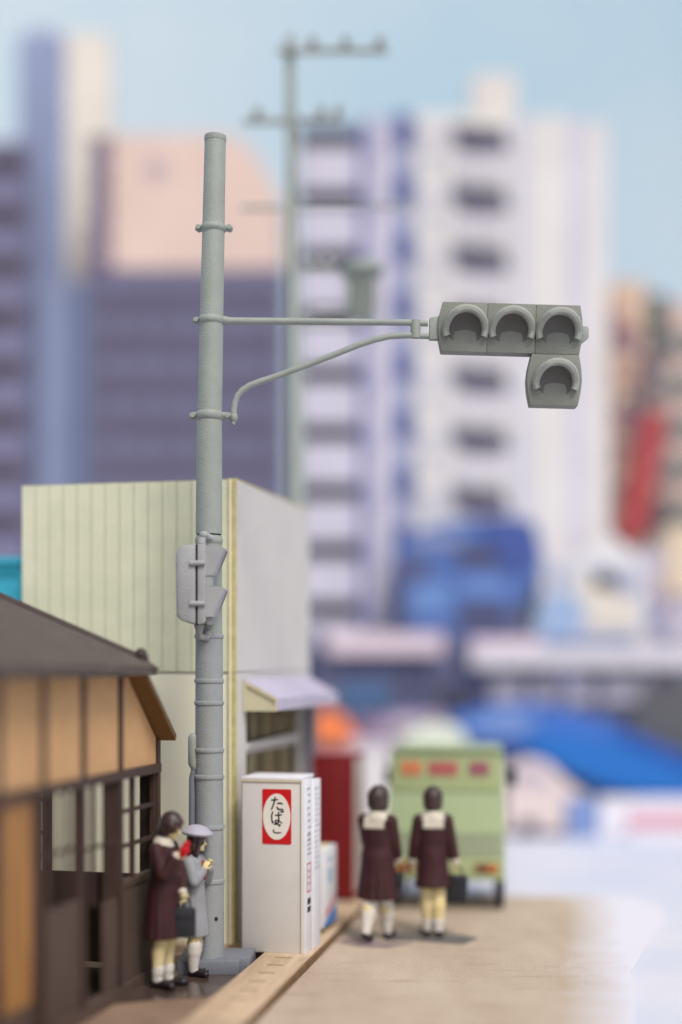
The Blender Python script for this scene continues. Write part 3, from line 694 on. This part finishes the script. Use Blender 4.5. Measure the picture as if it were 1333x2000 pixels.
# peach block
t = Far('peach_building', 'peach-topped building with a dark purple lower half, behind the top of the signal pole', 'building', 380, 26)
t.poly('upper_wall', (228,203,192), [(216,262),(452,262),(500,300),(552,400),(552,526),(216,526)], d=1.0)
t.box('stair_tower', (120,104,124), 178, 218, 272, 526, d=1.0, off=-.1)
for k in range(4): t.box('landing', (168,158,178), 182, 216, 318+k*58, 334+k*58, d=.03, off=-.135)
t.box('lower_wall', (116,114,140), 172, 556, 526, d=1.0, off=-.05)
for k in range(6):
    for q in range(6):
        t.box('window', (96,92,110), 196+q*58, 232+q*58, 575+k*80, 610+k*80, d=.03, off=-.085)
t.box('window', (196,180,186), 286, 326, 314, 344, d=.03, off=-.035)
# balcony tower
t = Far('balcony_tower', 'tall white and lavender apartment tower with stacked balconies, behind the signal head', 'tower', 880, 25.6)
t.box('recess_wall', (104,106,140), 584, 712, 244, d=1.2, off=.12)
for k in range(9):
    y = 292+k*114.5
    t.box('balcony', (206,202,218), 588, 700, y, y+80, d=.35, off=-.1)
    t.box('window_band', (66,64,74), 586, 700, y-36, y-2, d=.05, off=.06)
t.box('side_wall', (96,104,158), 700, 716, 236, d=1.2, off=.02)
t.box('lavender_pier', (202,198,214), 716, 768, 236, d=1.2)
t.box('notch_wall', (176,178,206), 768, 812, 232, d=1.1, off=.06)
for k in range(9): t.box('notch_light', (186,182,206), 716, 742, 260+k*114.5, 300+k*114.5, d=.03, off=-.034); t.box('notch_window', (88,100,156), 770, 806, 222+k*114.5, 286+k*114.5, d=.04, off=.01)
t.box('main_wall', (228,225,221), 812, 1002, 222, d=1.2, off=-.02)
for k in range(9):
    y = 250+k*117.5
    t.poly('balcony_opening', (94,90,110), [(880,y-4),(986,y+4),(996,y+44),(930,y+52),(890,y+40)], d=.03, off=-.055); t.box('balcony', (212,208,216), 886, 992, y+53, y+100, d=.05, off=-.075); t.box('window', (196,194,206), 834, 868, y+48, y+84, d=.02, off=-.045)
    t.box('lavender_strip', (196,194,210), 820, 890, y+4, y+26, d=.02, off=-.045)  # pale lavender strip left of each balcony opening
t.box('grey_pier', (206,204,218), 1002, 1030, 226, d=1.2, off=.0)
t.box('end_wall', (226,222,221), 1030, 1110, 226, d=1.2, off=-.02)
t.box('grey_pier', (208,204,220), 1110, 1136, 236, d=1.2, off=.0)
t.box('end_wall', (224,220,221), 1136, 1188, 240, d=1.2, off=-.02)
t.box('roof_house', (228,222,217), 926, 1010, 140, 224, d=.8, off=.1)
t.box('roof_tank', (176,184,214), 716, 800, 214, 236, d=.6, off=.3)
# right-hand cluster
t = Far('beige_building', 'beige and brown building at the right edge, right of the white tower', 'building', 1260, 26.5)
t.box('wall', (214,186,166), 1196, 1262, 548, d=.8); t.box('dark_wall', (110,104,108), 1262, 1306, 572, d=.8, off=.05); t.box('wall', (206,180,172), 1306, 1420, 590, d=.8, off=.02)
for k in range(7): t.box('window', (150,116,124), 1200, 1250, 640+k*76, 676+k*76, d=.03, off=-.035); t.box('window', (120,132,130), 1310, 1400, 650+k*82, 690+k*82, d=.03, off=-.02)
for k in range(9):
    y = 610+k*54; cc = [(176,140,140),(128,112,130),(206,176,156),(112,120,124),(150,120,128)][k%5]
    t.box('panel', cc, 1198+(k*13)%20, 1226+(k*17)%26, y, y+26, d=.03, off=-.07); t.box('panel', [(188,168,160),(118,112,126),(196,186,190)][k%3], 1268+(k*11)%14, 1296, y+10, y+34, d=.03, off=-.0)
t.box('green_panel', (104,124,120), 1264, 1300, 590, 660, d=.03, off=.0)
t.box('dark_pier', (120,92,100), 1244, 1262, 700, 1000, d=.04, off=-.045)
t = Far('red_sign', 'tall slanting red sign in front of the beige building at the right edge', 'sign', 1250, 26.1)
t.poly('panel', (178,82,86), [(1262,800),(1304,812),(1262,1050),(1204,1060)], d=.15)
t.poly('support', (120,110,116), [(1218,1052),(1240,1052),(1240,1601),(1218,1601)], d=.1)
t = Far('low_building', 'low cream and lavender building below the red sign at the right', 'building', 1300, 25.2)
t.box('wall', (196,190,206), 1230, 1420, 1075, 1300, d=.5); t.box('wall', (222,204,180), 1300, 1420, 1030, 1160, d=.4, off=-.06);
for k in range(10):
    t.box('panel', [(140,146,180),(214,204,206),(172,150,160),(120,130,172)][k%4], 1236+(k*29)%64, 1262+(k*29)%64, 1090+(k*37)%190, 1112+(k*37)%190, d=.03, off=-.036-.002*k)
t.box('base_wall', (120,122,140), 1230, 1420, 1300, d=.5)
# blue building in the middle and white one beside it
t = Far('blue_building', 'bright blue building standing in front of the white tower, above the van', 'building', 910, 24.9)
t.poly('wall', (92,118,178), [(776,1070),(812,1040),(880,1018),(1000,1008),(1046,1022),(1062,1090),(1044,1150),(1010,1186),(1000,1236),(790,1236),(774,1150)], d=.6);
t.poly('deep_blue_wall', (78,94,156), [(930,1016),(1000,1010),(1044,1026),(1050,1090),(1010,1130),(960,1070)], d=.04, off=-.05); t.box('light_panel', (112,144,200), 800, 880, 1140, 1200, d=.03, off=-.034); t.box('light_panel', (110,138,196), 900, 986, 1124, 1166, d=.03, off=-.034)  # darker blue part of the wall, with lighter blue panels
t.box('light_panel', (140,150,186), 812, 900, 1044, 1068, d=.03, off=-.034); t.box('dark_wall', (92,98,140), 778, 800, 1090, 1236, d=.05, off=-.055)
t.box('balcony_opening', (88,84,104), 892, 990, 1070, 1104, d=.03, off=-.035); t.box('balcony_opening', (88,82,98), 896, 994, 1186, 1220, d=.03, off=-.035); t.box('window', (96,98,124), 786, 836, 1090, 1130, d=.03, off=-.035)
t.box('ground_floor', (106,108,138), 610, 1000, 1236, d=.55, off=.0)
t = Far('white_building', 'white low building with pale blue panels, right of the bright blue building', 'building', 1150, 25.0)
t.box('wall', (212,212,218), 1058, 1262, 1096, 1262, d=.5); t.poly('panel', (158,180,214), [(1040,1250),(1050,1180),(1100,1150),(1150,1190),(1120,1250)], d=.04, off=-.045); t.box('panel', (176,186,212), 1160, 1200, 1110, 1150, d=.03, off=-.034); t.poly('panel', (222,214,204), [(1120,1150),(1180,1110),(1240,1180),(1240,1226),(1150,1226)], d=.03, off=-.034)
t.box('window', (150,158,190), 1206, 1240, 1120, 1156, d=.03, off=-.07); t.box('window', (168,176,204), 1080, 1110, 1110, 1140, d=.03, off=-.034); t.box('window', (140,156,198), 1000, 1240, 1242, 1256, d=.03, off=-.08); t.poly('gable', (224,222,224), [(1110,1096),(1190,1040),(1256,1096)], d=.4)
t.box('base_wall', (104,106,138), 1000, 1262, 1262, d=.5, off=.02)
# street-level things
t = Far('shop_sign', 'long pinkish white sign board over the dark shopfront, above and left of the van', 'sign', 750, 24.6)
t.box('panel', (222,206,216), 640, 866, 1236, 1278, d=.1); t.box('leg', (110,110,136), 652, 662, 1278, d=.08, off=.02); t.box('leg', (110,110,136), 842, 852, 1278, d=.08, off=.02)
t = Far('footbridge', 'long white elevated walkway across the right side of the background', 'footbridge', 1140, 24.3)
t.box('deck', (214,210,218), 922, 1420, 1262, 1304, d=.5); t.box('railing', (222,196,204), 922, 1060, 1246, 1262, d=.06)
t.box('pillar', (150,150,176), 1100, 1124, 1304, d=.3, off=.1); t.box('pillar', (150,150,176), 1330, 1356, 1304, d=.3, off=.1)
t = Far('shopfront', 'dark slate shopfront with a row of white sign letters under the walkway', 'shop', 1080, 24.7)
t.box('wall', (104,108,140), 618, 1250, 1318, d=.14)
for x0, x1 in ((958,1022),(1040,1094),(1112,1160),(1176,1276)):
    t.box('sign_letter', (222,216,228), x0, x1, 1320, 1372, d=.04, off=-.045)
t.box('doorway', (84,84,104), 860, 940, 1330, 1440, d=.03, off=-.035)
for x0,x1,y0,y1,cc in ((664,760,1330,1390,(84,112,150)),(630,660,1340,1376,(120,120,150)),(770,840,1326,1360,(90,92,118)),(700,770,1396,1440,(150,132,160)),(900,950,1326,1350,(124,128,160)),(1030,1100,1384,1410,(96,118,178)),(780,830,1380,1420,(112,118,160))):
    t.box('shop_panel', cc, x0, x1, y0, y1, d=.03, off=-.036)
t = Far('dark_van', 'dark grey-green van shape at the right edge under the white walkway', 'van', 1300, 24.1)
t.poly('body', (98,98,102), [(1230,1420),(1262,1346),(1330,1332),(1420,1332),(1420,1590),(1230,1590)], d=.16)
t.box('wheel', (50,50,54), 1250, 1290, 1560, d=.1, off=-.02)
t = Far('blue_canopy', 'large bright blue market canopy sloping down at the right, behind the van', 'canopy', 1120, 23.6)
t.poly('cover', (74,114,192), [(880,1398),(960,1378),(1050,1372),(1180,1404),(1262,1440),(1400,1500),(1400,1572),(1300,1566),(1180,1540),(1090,1500),(1000,1462),(900,1440)], d=.45)
t.poly('panel', (120,148,204), [(900,1420),(950,1392),(1010,1386),(1060,1412),(1000,1440)], d=.03, off=-.036); t.poly('panel', (52,92,170), [(1200,1420),(1262,1446),(1390,1498),(1390,1516),(1240,1462)], d=.03, off=-.036)
t.poly('valance', (52,116,196), [(1010,1440),(1090,1430),(1200,1448),(1300,1490),(1400,1530),(1400,1571),(1300,1564),(1180,1538),(1090,1498)], d=.03, off=-.04); t.box('post', (110,120,170), 1158, 1168, 1500, d=.08, off=.1); t.box('post', (110,120,170), 1010, 1020, 1450, d=.08, off=.1); t.box('post', (110,120,170), 900, 908, 1430, d=.08, off=.1)
t = Far('orange_parasol', 'small orange parasol beyond the red vending machine', 'parasol', 652, 23.4)
t.poly('cover', (240,136,86), [(614,1450),(614,1400),(640,1382),(672,1398),(706,1446),(700,1456)], d=.4); t.box('pole', (110,112,116), 650, 658, 1455, d=.05, off=.15); t.box('stall_table', (112,112,110), 626, 676, 1462, 1486, d=.2, off=.1)
t = Far('striped_awning', 'small mauve and white awning left of the big blue canopy', 'awning', 790, 23.9)
t.poly('cover', (176,160,188), [(716,1440),(760,1396),(860,1390),(884,1412),(850,1436)], d=.3); t.box('panel', (206,200,212), 770, 820, 1402, 1420, d=.03, off=-.036); t.box('post', (130,128,160), 730, 738, 1440, d=.06, off=.1); t.box('post', (130,128,160), 860, 868, 1430, d=.06, off=.1)
t = Far('lime_tent', 'pale lime white tent roof just above the green van', 'tent', 845, 23.2)
t.poly('cover', (218,224,208), [(768,1462),(800,1430),(850,1410),(900,1420),(920,1462)], d=.4); t.box('side', (206,206,210), 776, 912, 1462, d=.3, off=.05)
t = Far('white_kiosk', 'white kiosk between the red vending machine and the green van', 'kiosk', 728, 23.0)
t.box('wall', (218,214,214), 690, 764, 1462, d=.3); t.box('roof', (206,196,210), 680, 770, 1446, 1460, d=.34, off=-.02)
t = Far('white_car', 'pinkish white parked car behind the green van, under the blue canopy', 'car', 1060, 23.1)
t.poly('body', (224,208,206), [(990,1596),(990,1500),(1030,1482),(1072,1490),(1112,1530),(1146,1552),(1150,1620),(990,1620)], d=.3)
t.poly('window', (196,184,196), [(1006,1528),(1012,1502),(1052,1500),(1080,1532)], d=.03, off=-.035)
t.box('wheel', (110,106,120), 1020, 1050, 1600, 1632, d=.06, off=-.07); t.box('wheel', (110,106,120), 1104, 1134, 1600, 1632, d=.06, off=-.07)
t = Far('white_truck', 'white truck with a pink stripe low at the right edge of the background', 'truck', 1290, 23.0)
t.box('body', (226,224,232), 1172, 1420, 1560, 1640, d=.3); t.box('stripe', (218,160,176), 1226, 1420, 1590, 1616, d=.03, off=-.035); t.box('wheel', (150,150,176), 1200, 1230, 1630, 1652, d=.06, off=-.03); t.box('cab', (128,150,200), 1110, 1170, 1560, 1636, d=.28, off=.01)

# ------------------------------------------------------------------ figures
M_skin = mat('painted skin', (222,208,166), .6, .08, 6, rgb2=(206,186,128))
M_hair = mat('dark brown hair', (66,50,50), .4, .15, 20, .3, 60, spec=.5)
M_maroon = mat('maroon coat', (64,32,36), .6, .15, 6, .15, 60)
M_collar = mat('off white collar', (206,198,184), .7, .06, 10)
M_sock = mat('white sock', (210,204,196), .7, .06, 10)
M_shoe = mat('black shoe', (34,28,32), .3, .1, 10, spec=.5)
M_bag = mat('black bag', (44,46,52), .45, .1, 8, .2, 60)
M_greydress = mat('grey dress', (150,152,158), .65, .08, 8, .15, 60)
M_beret = mat('lavender grey beret', (172,170,184), .65, .06, 8, .15, 60)
M_tie = mat('red tie', (170,36,44), .6)
M_redp = mat('red pouch', (190,20,32), .45)

def figure(label, loc, yaw, H, arms, hem=.30, coat=M_maroon, steps=(0,0), beret=False, tie=False, nod=0, longhair=False, cuffs=True, pleat=.03, flare=1.0, squarecollar=True, sock=.20, toes=0, turn=0, lw=1.12, gap=1.0, hs=1.1, cs=1.0, bob=-.035):
    root = thing('person', label, 'person', loc, yaw, 'girls standing and walking in the street')
    V = lambda x, y, z: Vector((x*H, y*H, z*H))
    bd = MB(); sk = MB(); shm = MB()
    hips = []
    for sgn, st in ((1, steps[0]), (-1, steps[1])):
        hip = V(0, .046*sgn, .50); knee = V(.01+st*.45, .045*sgn*gap, .275+abs(st)*.01); ank = V(st-.01, .043*sgn*gap, .052+max(0,-st)*.25)
        calf = knee.lerp(ank, .32)+V(-.010,0,0)
        bd.cap(hip, .052*H, knee, .040*H*lw); bd.cap(knee, .039*H*lw, calf, .040*H*lw); bd.cap(calf, .040*H*lw, ank, .025*H*lw)
        fd = Vector((math.cos(R(toes*sgn)), math.sin(R(toes*sgn)), 0))
        heel = ank+V(-.012,0,-.026); toe = Vector((ank.x, ank.y, .022*H))+fd*.092*H
        if st < -.03: toe = Vector((ank.x, ank.y, .020*H))+fd*.075*H
        bd.cap(heel, .019*H, toe, .015*H)
        top = knee.lerp(ank, max(0, (.27-sock)/.22))
        lo_ = max(.55, 1-sock/.22+.15) if sock < .2 else .5; mid = knee.lerp(ank, lo_)
        sk.cap(top, (.046 if sock > .13 else .036)*H*lw, mid, (.045 if sock > .13 else .033)*H*lw); sk.cap(mid, (.043 if sock > .13 else .035)*H*lw, ank+V(0,0,-.005), .029*H*lw); sk.cap(ank, .028*H*lw, ank+fd*.02*H+V(0,0,-.018), .023*H)
        shm.cap(heel+V(0,0,.0), .026*H, toe, .0235*H); shm.cap(ank+fd*.015*H+V(0,0,-.026), .026*H, toe+fd*.006*H+Vector((0,.006*H*sgn,0)), .023*H)
        shm.cap(heel+V(-.004,0,-.006), .018*H, heel+V(-.004,0,-.012), .016*H)
    bd.ell(V(0,0,.52), (.062*H,.080*H,.065*H)); bd.ell(V(0,0,.62), (.050*H,.068*H,.1*H)); bd.ell(V(0,0,.72), (.054*H,.084*H,.09*H))
    bd.cap(V(-.005,-.05,.785), .030*H, V(-.005,.05,.785), .030*H); bd.cap(V(-.006,0,.80), .030*H, V(.006,0,.87), .026*H)
    hc = V(.014+nod*.0012, 0, .925-nod*.0004); HR = Matrix.Rotation(R(turn),3,'Z')@Matrix.Rotation(R(nod), 3, 'Y')
    def hp(x, y, z): return hc+HR@V(x, y, z)
    bd.ell(hc, (.056*H,.047*H,.066*H), HR); bd.ell(hp(.014,0,-.03), (.040*H,.036*H,.036*H), HR)      # skull and jaw
    bd.cap(hp(.052,0,.004), .006*H, hp(.062,0,-.014), .0085*H)                                # nose
    bd.cap(hp(.046,-.012,-.034), .0055*H, hp(.046,.012,-.034), .0055*H); bd.ell(hp(.042,0,-.052), (.013*H,.014*H,.012*H), HR)
    bd.cap(hp(.049,-.022,.016), .006*H, hp(.049,.022,.016), .006*H)                           # brow
    for sgn in (1,-1):
        bd.ell(hp(.047,.018*sgn,.001), (.008*H,.010*H,.006*H), HR); bd.ell(hp(-.002,.048*sgn,-.008), (.012*H,.007*H,.016*H), HR)
    ct = MB()
    prof = [(.845,.030,.030),(.825,.050,.042),(.805,.088,.055),(.785,.104,.062),(.74,.104,.070),(.68,.100,.072),(.62,.096,.070),(.56,.102*flare,.082*flare),(.48,.106*flare,.088*flare),(.40,.116*flare,.096*flare),((hem+.02),.125*flare,.106*flare),(hem,.126*flare,.107*flare),(hem+.004,.118*flare,.099*flare),(hem+.05,.09,.075)]
    seg = 64; vs = []
    for i, (z, wy, dx) in enumerate(prof):
        pl = pleat*max(0, min(1, (.62-z)/.3))
        for k in range(seg):
            a = 2*math.pi*k/seg; f = 1+pl*math.cos(a*14)
            vs.append(V(dx*f*math.cos(a)-.003, wy*f*math.sin(a), z))
    n = len(prof); fs = [(i*seg+k,i*seg+(k+1)%seg,(i+1)*seg+(k+1)%seg,(i+1)*seg+k) for i in range(n-1) for k in range(seg)]+[tuple(range(seg)), tuple(range((n-1)*seg,n*seg))[::-1]]
    ct.add(vs, fs)
    cf = []; tips = []
    for sgn, (el, wr, hd, curl) in zip((1,-1), arms):       # elbow, wrist, hand direction, finger curl; local metres at H = 1
        s0 = V(-.003, .094*sgn, .785); e = V(*el); w_ = V(*wr); hdv = Vector(hd).normalized()
        bd.cap(s0, .025*H, e, .020*H); bd.cap(e, .020*H, w_, .0165*H)
        ct.cap(s0, .045*H, e, .041*H); ct.cap(e, .041*H, e.lerp(w_, .86), .035*H)
        cf.append(MB().cap(e.lerp(w_,.86), (.036 if cs == 1 else .032)*H, e.lerp(w_,1.0), (.032 if cs == 1 else .028)*H))
        # hand: palm, four fingers, thumb
        side = hdv.cross(Vector((0, sgn, 0))) if abs(hdv.y) < .8 else Vector((1,0,0))
        side.normalize(); nrm = hdv.cross(side).normalized()
        if nrm.y*sgn > 0: nrm = -nrm                       # palm faces the body
        palm = w_+hdv*.026*H
        rot = Matrix((side, nrm, hdv)).transposed()
        bd.ell(palm, (.020*H,.011*H,.030*H), rot); bd.cap(w_, .0165*H, palm, .014*H)
        for q, ln in enumerate((.030,.035,.033,.026)):
            b0 = palm+hdv*.018*H+side*(.0155-.0103*q)*H
            a1 = R(curl*.5); a2 = R(curl)
            k1 = b0+(hdv*math.cos(a1)+nrm*math.sin(a1))*ln*.55*H; k2 = k1+(hdv*math.cos(a2+a1*.4)+nrm*math.sin(a2+a1*.4))*ln*.6*H
            bd.cap(b0, .0056*H, k1, .0052*H, 8); bd.cap(k1, .0052*H, k2, .0045*H, 8)
        t0 = palm-hdv*.008*H+side*.016*H; t1 = t0+(side*.7+hdv*.6+nrm*.3).normalized()*.022*H; t2 = t1+(hdv*.8+nrm*.4).normalized()*.018*H
        bd.cap(t0, .0066*H, t1, .006*H, 8); bd.cap(t1, .006*H, t2, .005*H, 8)
        tips.append(palm+hdv*.02*H)
    bd.build('body', M_skin, root, remesh=.0052, relax=2)
    ct.build('coat' if coat is M_maroon else 'dress', coat, root, remesh=.007, relax=3)
    for q_ in (cf if cuffs else []): q_.build('cuff', M_collar, root, remesh=.007, relax=1)
    sk.build('socks', M_sock, root, remesh=.006, relax=2); shm.build('shoes', M_shoe, root, remesh=.006, relax=2)
    if squarecollar:
        cl = MB()
        prof = [(.862,.036,.036),(.853,.046,.044),(.835,.068*cs,.056),(.812,.094*cs,.066*cs),(.796+.03*(1-cs),.103*cs,.071*cs),(.789+.03*(1-cs),.100*cs,.068*cs),(.80,.085*cs,.05*cs),(.83,.04,.03)]
        vs = []
        for z, wy, dx in prof:
            for k in range(48):
                a = 2*math.pi*k/48; vs.append(V(dx*math.cos(a)-.004, wy*math.sin(a)*.92, z))
        fs = [(i*48+k,i*48+(k+1)%48,(i+1)*48+(k+1)%48,(i+1)*48+k) for i in range(7) for k in range(48)]+[tuple(range(48)), tuple(range(7*48,8*48))[::-1]]
        cl.add(vs, fs)
        if cs == 1.0: cl.prism([V(-.066,-.068,.812),V(-.066,.068,.812),V(-.079,.070,.738),V(-.079,-.070,.738)], V(.016,0,.004))
        cl.build('sailor_collar', M_collar, root, remesh=.006, relax=2)
    if tie:
        tm = MB(); tm.prism([V(.078,-.012,.79),V(.078,.012,.79),V(.088,.016,.70),V(.084,0,.66),V(.088,-.016,.70)], V(-.02,0,0)); tm.build('red_tie', M_tie, root, remesh=.005, relax=1)
    hm = MB()
    hm.ell(hp(-.010,0,.012), (.062*H*hs,.056*H*hs,.066*H*hs), HR); hm.ell(hp(-.020,0,-.022), (.050*H*hs,.055*H*hs,.058*H*hs), HR)
    hm.ell(hp(.024,0,.044), (.034*H,.042*H,.024*H), HR)
    for sgn in (1,-1): hm.cap(hp(.014,.046*sgn,.02), .019*H, hp(.008,.046*sgn,bob if not longhair else -.085), .016*H)
    if longhair: hm.cap(hp(-.03,0,-.03), .042*H, hp(-.035,0,-.10), .028*H); hm.cap(hp(-.01,-.03,-.04), .022*H, hp(-.006,-.034,-.11), .012*H)
    else: hm.cap(hp(-.026,-.020,-.045 if bob > -.04 else -.058), .031*H, hp(-.026,.020,-.045 if bob > -.04 else -.058), .031*H)
    hm.build('hair', M_hair, root, remesh=.006, relax=2)
    if beret:
        bt = MB(); bt.lathe([(.040,-.012),(.078,-.008),(.106,.002),(.114,.012),(.104,.026),(.076,.048),(.044,.064),(.012,.070)], (0,0,0), 40)
        bt.v = [hp(v.x-.008, v.y, v.z+.046)  for v in bt.v]
        bt.build('beret', M_beret, root, remesh=.006, relax=2)
    return root, tips

def world_of(root, p): return Matrix.Translation(root.location)@Matrix.Rotation(root.rotation_euler[2],4,'Z')@p

# girl A: maroon coat, left, holding something red up, black bag in the other hand
pA = gnd(321, 1930); HA = 1.555
A, tA = figure('girl in maroon coat with bowed head, holding up a red pouch beside the timber house', (pA.x, pA.y, .012), R(-18), HA,
    arms=(((.045,.112,.62),(.105,.02,.545),(.35,-.35,-1),55), ((.045,-.115,.655),(.115,-.09,.755),(.8,.15,.55),60)), hem=.285, nod=26, flare=1.02, sock=.09, toes=10, hs=1.1, cs=.84, lw=1.0, bob=-.012, steps=(.012,-.012), squarecollar=True)
r_ = MB(); r_.ell((0,0,.0),(.045,.03,.05)); r_.ell((.02,0,.055),(.03,.026,.03)); r_.ell((-.02,0,-.035),(.034,.026,.03))
ro = r_.build('red_pouch', M_redp, None, remesh=.006, relax=1); ro.location = world_of(A, tA[1]+Vector((.02,.0,.02))); ro['label'] = 'small red pouch held up in the hand of the girl in the maroon coat'; ro['category'] = 'pouch'
def handbag(label, loc, yaw, w_=.17, h=.26, d=.07):
    t = thing('handbag', label, 'handbag', loc, yaw, 'handbags carried by the girls')
    m = MB(); m.prism([(-w_/2,-d/2,-.09-h),(w_/2,-d/2,-.09-h),(w_/2*1.04,-d/2,-.11),(w_/2*.9,-d/2,-.085),(-w_/2*.9,-d/2,-.085),(-w_/2*1.04,-d/2,-.11)], (0,d,0))
    m.build('body', M_bag, t, bevel=.012)
    m = MB(); m.prism([(-w_/2*.98,-d/2-.006,-.09),(w_/2*.98,-d/2-.006,-.09),(w_/2*.9,-d/2-.006,-.18),(-w_/2*.9,-d/2-.006,-.18)], (0,.005,0)); m.build('flap', M_bag, t, bevel=.002)
    m = MB(); m.tube([(-w_*.28,0,-.09),(-w_*.26,0,-.03),(-w_*.12,0,0),(w_*.12,0,0),(w_*.26,0,-.03),(w_*.28,0,-.09)], .008, 8); m.build('handle', M_bag, t)
    return t
handbag('black handbag hanging from the hand of the girl beside the brown house', world_of(A, tA[0]+Vector((.012,-.01,.01))), R(8), .19, .25)
# girl B: grey dress and beret
pB = gnd(380, 1907); HB = 1.33
B, tB = figure('girl in grey dress and round beret with clasped hands, beside the signal pole base', (pB.x, pB.y, .012), R(-14), HB,
    arms=(((.055,.105,.66),(.095,.045,.745),(.35,-.35,.85),50), ((.04,-.115,.66),(.085,-.055,.735),(.35,.35,.85),50)), hem=.275, flare=.93, coat=M_greydress, beret=True, tie=True, nod=6, turn=18, longhair=True, hs=1.08, cuffs=False, pleat=.045, sock=.21, toes=8, squarecollar=False, steps=(-.014,.018))
# girls C and D walking away
pC = gnd(738, 1838)
C_, tC = figure('left of the two girls in maroon coats walking away towards the green van', (pC.x, pC.y, .006), R(66), 1.58,
    arms=(((.055,.098,.64),(.13,.06,.58),(.6,-.3,-.7),50), ((.03,-.108,.63),(.085,-.105,.53),(.5,.1,-1),40)), hem=.275, flare=1.06, pleat=.045, sock=.26, steps=(-.115,.10), gap=.72, turn=14, hs=1.26, bob=-.055)
handbag('dark handbag half hidden in front of the left walking girl', world_of(C_, tC[1]+Vector((0,0,.01))), R(-10), .10, .16, .18)
pD = gnd(846, 1829)
D_, tD = figure('right of the two girls walking towards the green van, black bag in right hand', (pD.x, pD.y, .006), R(88), 1.55,
    arms=(((.0,.122,.63),(.02,.138,.505),(.15,.02,-1),35), ((.0,-.124,.63),(.01,-.150,.505),(.1,-.03,-1),50)), hem=.335, flare=.98, pleat=.015, sock=.10, steps=(.022,-.02), gap=.82, lw=1.25, hs=1.26, toes=14, bob=-.05)
handbag('black handbag in the right hand of the right walking girl', world_of(D_, tD[1]+Vector((-.01,-.016,.012))), R(-14), .22, .28, .11)
M_shade_pad = mat('dark pad with shadow tone', (104,98,100), .35, .05)  # pad tone with the walking girls' cast shadow put into it
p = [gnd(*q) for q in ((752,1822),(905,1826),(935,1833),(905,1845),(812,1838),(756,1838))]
struct('ground_shade_pad', MB().prism([(q.x,q.y,.0015) for q in p], (0,0,.003)), M_shade_pad, smooth=False)  # pad drawn out to the right, shaped like the girls' cast shadow
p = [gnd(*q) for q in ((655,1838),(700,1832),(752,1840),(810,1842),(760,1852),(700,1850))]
struct('ground_shade_pad', MB().prism([(q.x,q.y,.0015) for q in p], (0,0,.003)), mat('pale base film', (150,132,132), .4), smooth=False)
